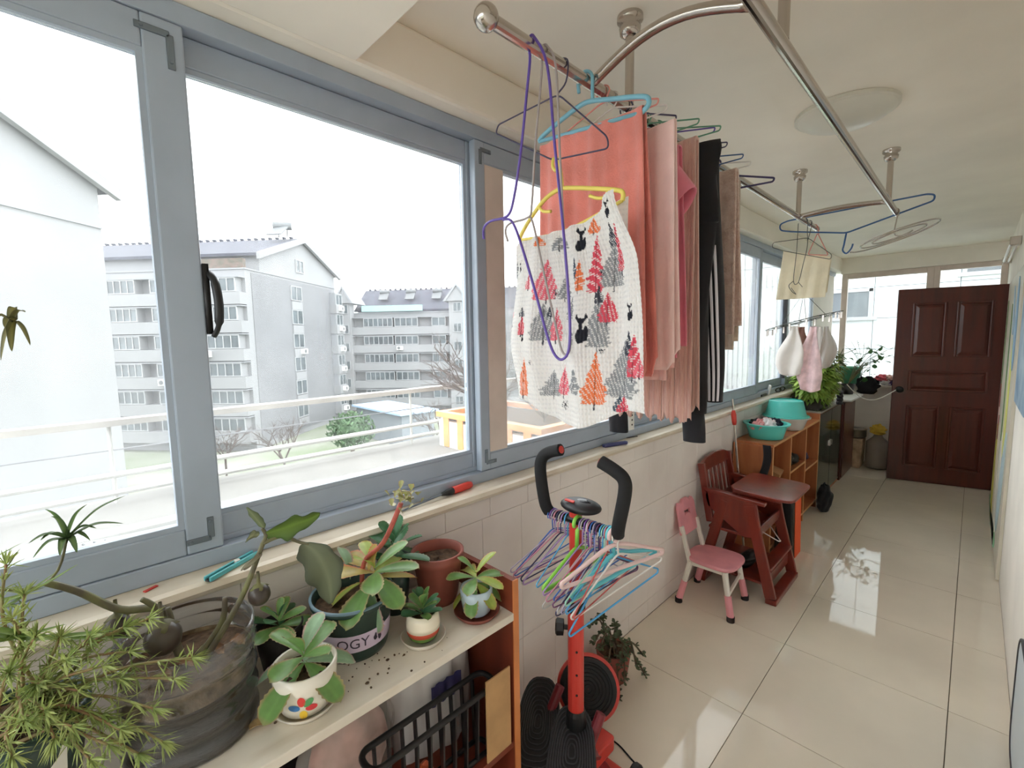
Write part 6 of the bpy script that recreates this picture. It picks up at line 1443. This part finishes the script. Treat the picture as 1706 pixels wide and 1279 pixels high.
# boxes and pots in the corner
tag(MB().prism([(-.99, 6.45, .002), (-.85, 6.45, .002), (-.84, 6.45, .34), (-1.0, 6.45, .34)], (0, 0, 0), (0, .24, 0)).build('paper_sack', mat('printed_carton', (176, 150, 124), .85, var=.15, vscale=12), None, bevel=.01), 'printed paper sack on the floor between the cabinet and door', 'sack')
tag(MB().lathe([(.09, .345), (.1, .36), (.1, .44), (.105, .445), (.001, .45)], 24, (-.92, 6.57, 0)).build('cooking_pot', mat('aluminium_pot', (140, 134, 122), .35, .6), None, smooth=True), 'lidded metal pot standing on the paper sack', 'pot')
R = thing('water_bottle', 'large water bottle with a yellow bag tied over it near the door', 'bottle', (-.72, 6.62, 0))
MB().lathe([(.1, .002), (.11, .02), (.11, .30), (.05, .36), (.03, .40)], 24, (-.72, 6.62, 0), cap1=True).build('bottle_body', film_mat('cloudy_bottle', (160, 150, 138), .7), R, smooth=True); blob('yellow_bag', '', '', mat('yellow_bag', (226, 190, 70), .6), (-.72, 6.62, .44), (.07, .07, .06), .2, 3, 80, parent=R)
tag(MB().lathe([(.09, .002), (.115, .26), (.12, .265), (.12, .275), (.108, .275), (.085, .02), (.001, .02)], 24, (-.45, 6.60, 0)).build('grey_bucket', mat('grey_bucket', (128, 126, 124), .5), None, smooth=True), 'grey bucket on the floor behind the open door', 'bucket')
# ------------------------------------------------------------------ right wall
R = thing('tube_light', 'short wall tube light with metal end bracket above the door', 'lamp', (.15, 5.6, 2.15))
MB().span((.135, 4.98, 2.175), (.194, 5.06, 2.235)).build('end_bracket', M_['steel'], R, bevel=.004)
for dx in (0, .03): MB().tube([(.145+dx, 5.06, 2.195), (.145+dx, 6.3, 2.195)], .011, 10).build('tube', M_['white'], R)
MB().span((.135, 6.3, 2.175), (.194, 6.36, 2.235)).build('end_bracket', M_['steel'], R, bevel=.004)
R = thing('flower_panel', 'tall wall panel decorated with large coloured petals and leaves', 'wall panel', (.18, 4.9, .01))
MB().span((.178, 4.05, .01), (.194, 5.75, 1.95)).build('panel_board', mat('panel_board', (206, 200, 184), .5, var=.04, vscale=4), R)
def petal(y, z, L, W_, ang, cl):
    n = 18; ol = []
    for k in range(n):
        t = 2*math.pi*k/n; u = math.cos(t)*L/2; v = math.sin(t)*W_/2*(1-.35*math.cos(t)); ol.append((.1775, y+u*math.cos(ang)-v*math.sin(ang), z+u*math.sin(ang)+v*math.cos(ang)))
    MB().prism([Vector(p) for p in ol], (0, 0, 0), (-.004, 0, 0)).build('petal', mat('petal_colour', cl, .5), R)
for y, z, L, W_, an, cl in ((5.45, .35, .9, .34, 1.35, (226, 214, 96)), (5.15, .38, .95, .30, 1.25, (222, 210, 190)), (4.75, .40, .9, .32, 1.7, (230, 226, 214)), (4.4, .55, .8, .3, 2.0, (190, 210, 216)), (5.5, .06, .7, .10, .1, (112, 170, 126)), (4.9, .08, .8, .12, 0, (140, 190, 150)), (5.55, .85, .16, .09, 1.8, (232, 196, 190)), (5.5, .7, .15, .09, 1.2, (232, 196, 190)), (5.6, .95, .5, .05, 1.5, (150, 60, 60)), (5.45, .62, .5, .05, 1.6, (150, 70, 62)), (4.5, 1.1, .8, .16, 1.6, (222, 222, 130)), (4.9, 1.25, 1.0, .08, 1.5, (110, 140, 96)), (5.6, 1.45, .7, .08, 1.6, (120, 140, 100)), (4.35, 1.6, .6, .2, 1.5, (140, 176, 206)), (4.7, 1.7, .4, .12, 1.0, (170, 196, 214))):
    petal(y, z, L, W_, an, cl)
tag(MB().span((.18, 3.2, 1.15), (.194, 3.95, 1.85)).build('blue_poster', mat('pale_blue_poster', (176, 196, 208), .5, c2=(120, 150, 180), vscale=6)), 'pale blue and white poster on the side wall', 'poster')
tr_ = rounded([(.178, 1.55, .012), (.178, 2.44, .012), (.178, 2.44, .46), (.178, 1.55, .46)], .12, 8)
R = thing('plastic_tray', 'pale blue plastic tray standing against the side wall', 'tray', (.186, 2.0, .012))
MB().prism([Vector(p) for p in tr_], (.004, 0, 0), (.015, 0, 0)).build('tray_board', mat('pale_blue_plastic_tray', (196, 210, 220), .3), R)
MB().tube([Vector(p)+Vector((.006, 0, 0)) for p in tr_], .006, 8, closed=True).build('tray_rim', M_['greyd'], R, smooth=True)
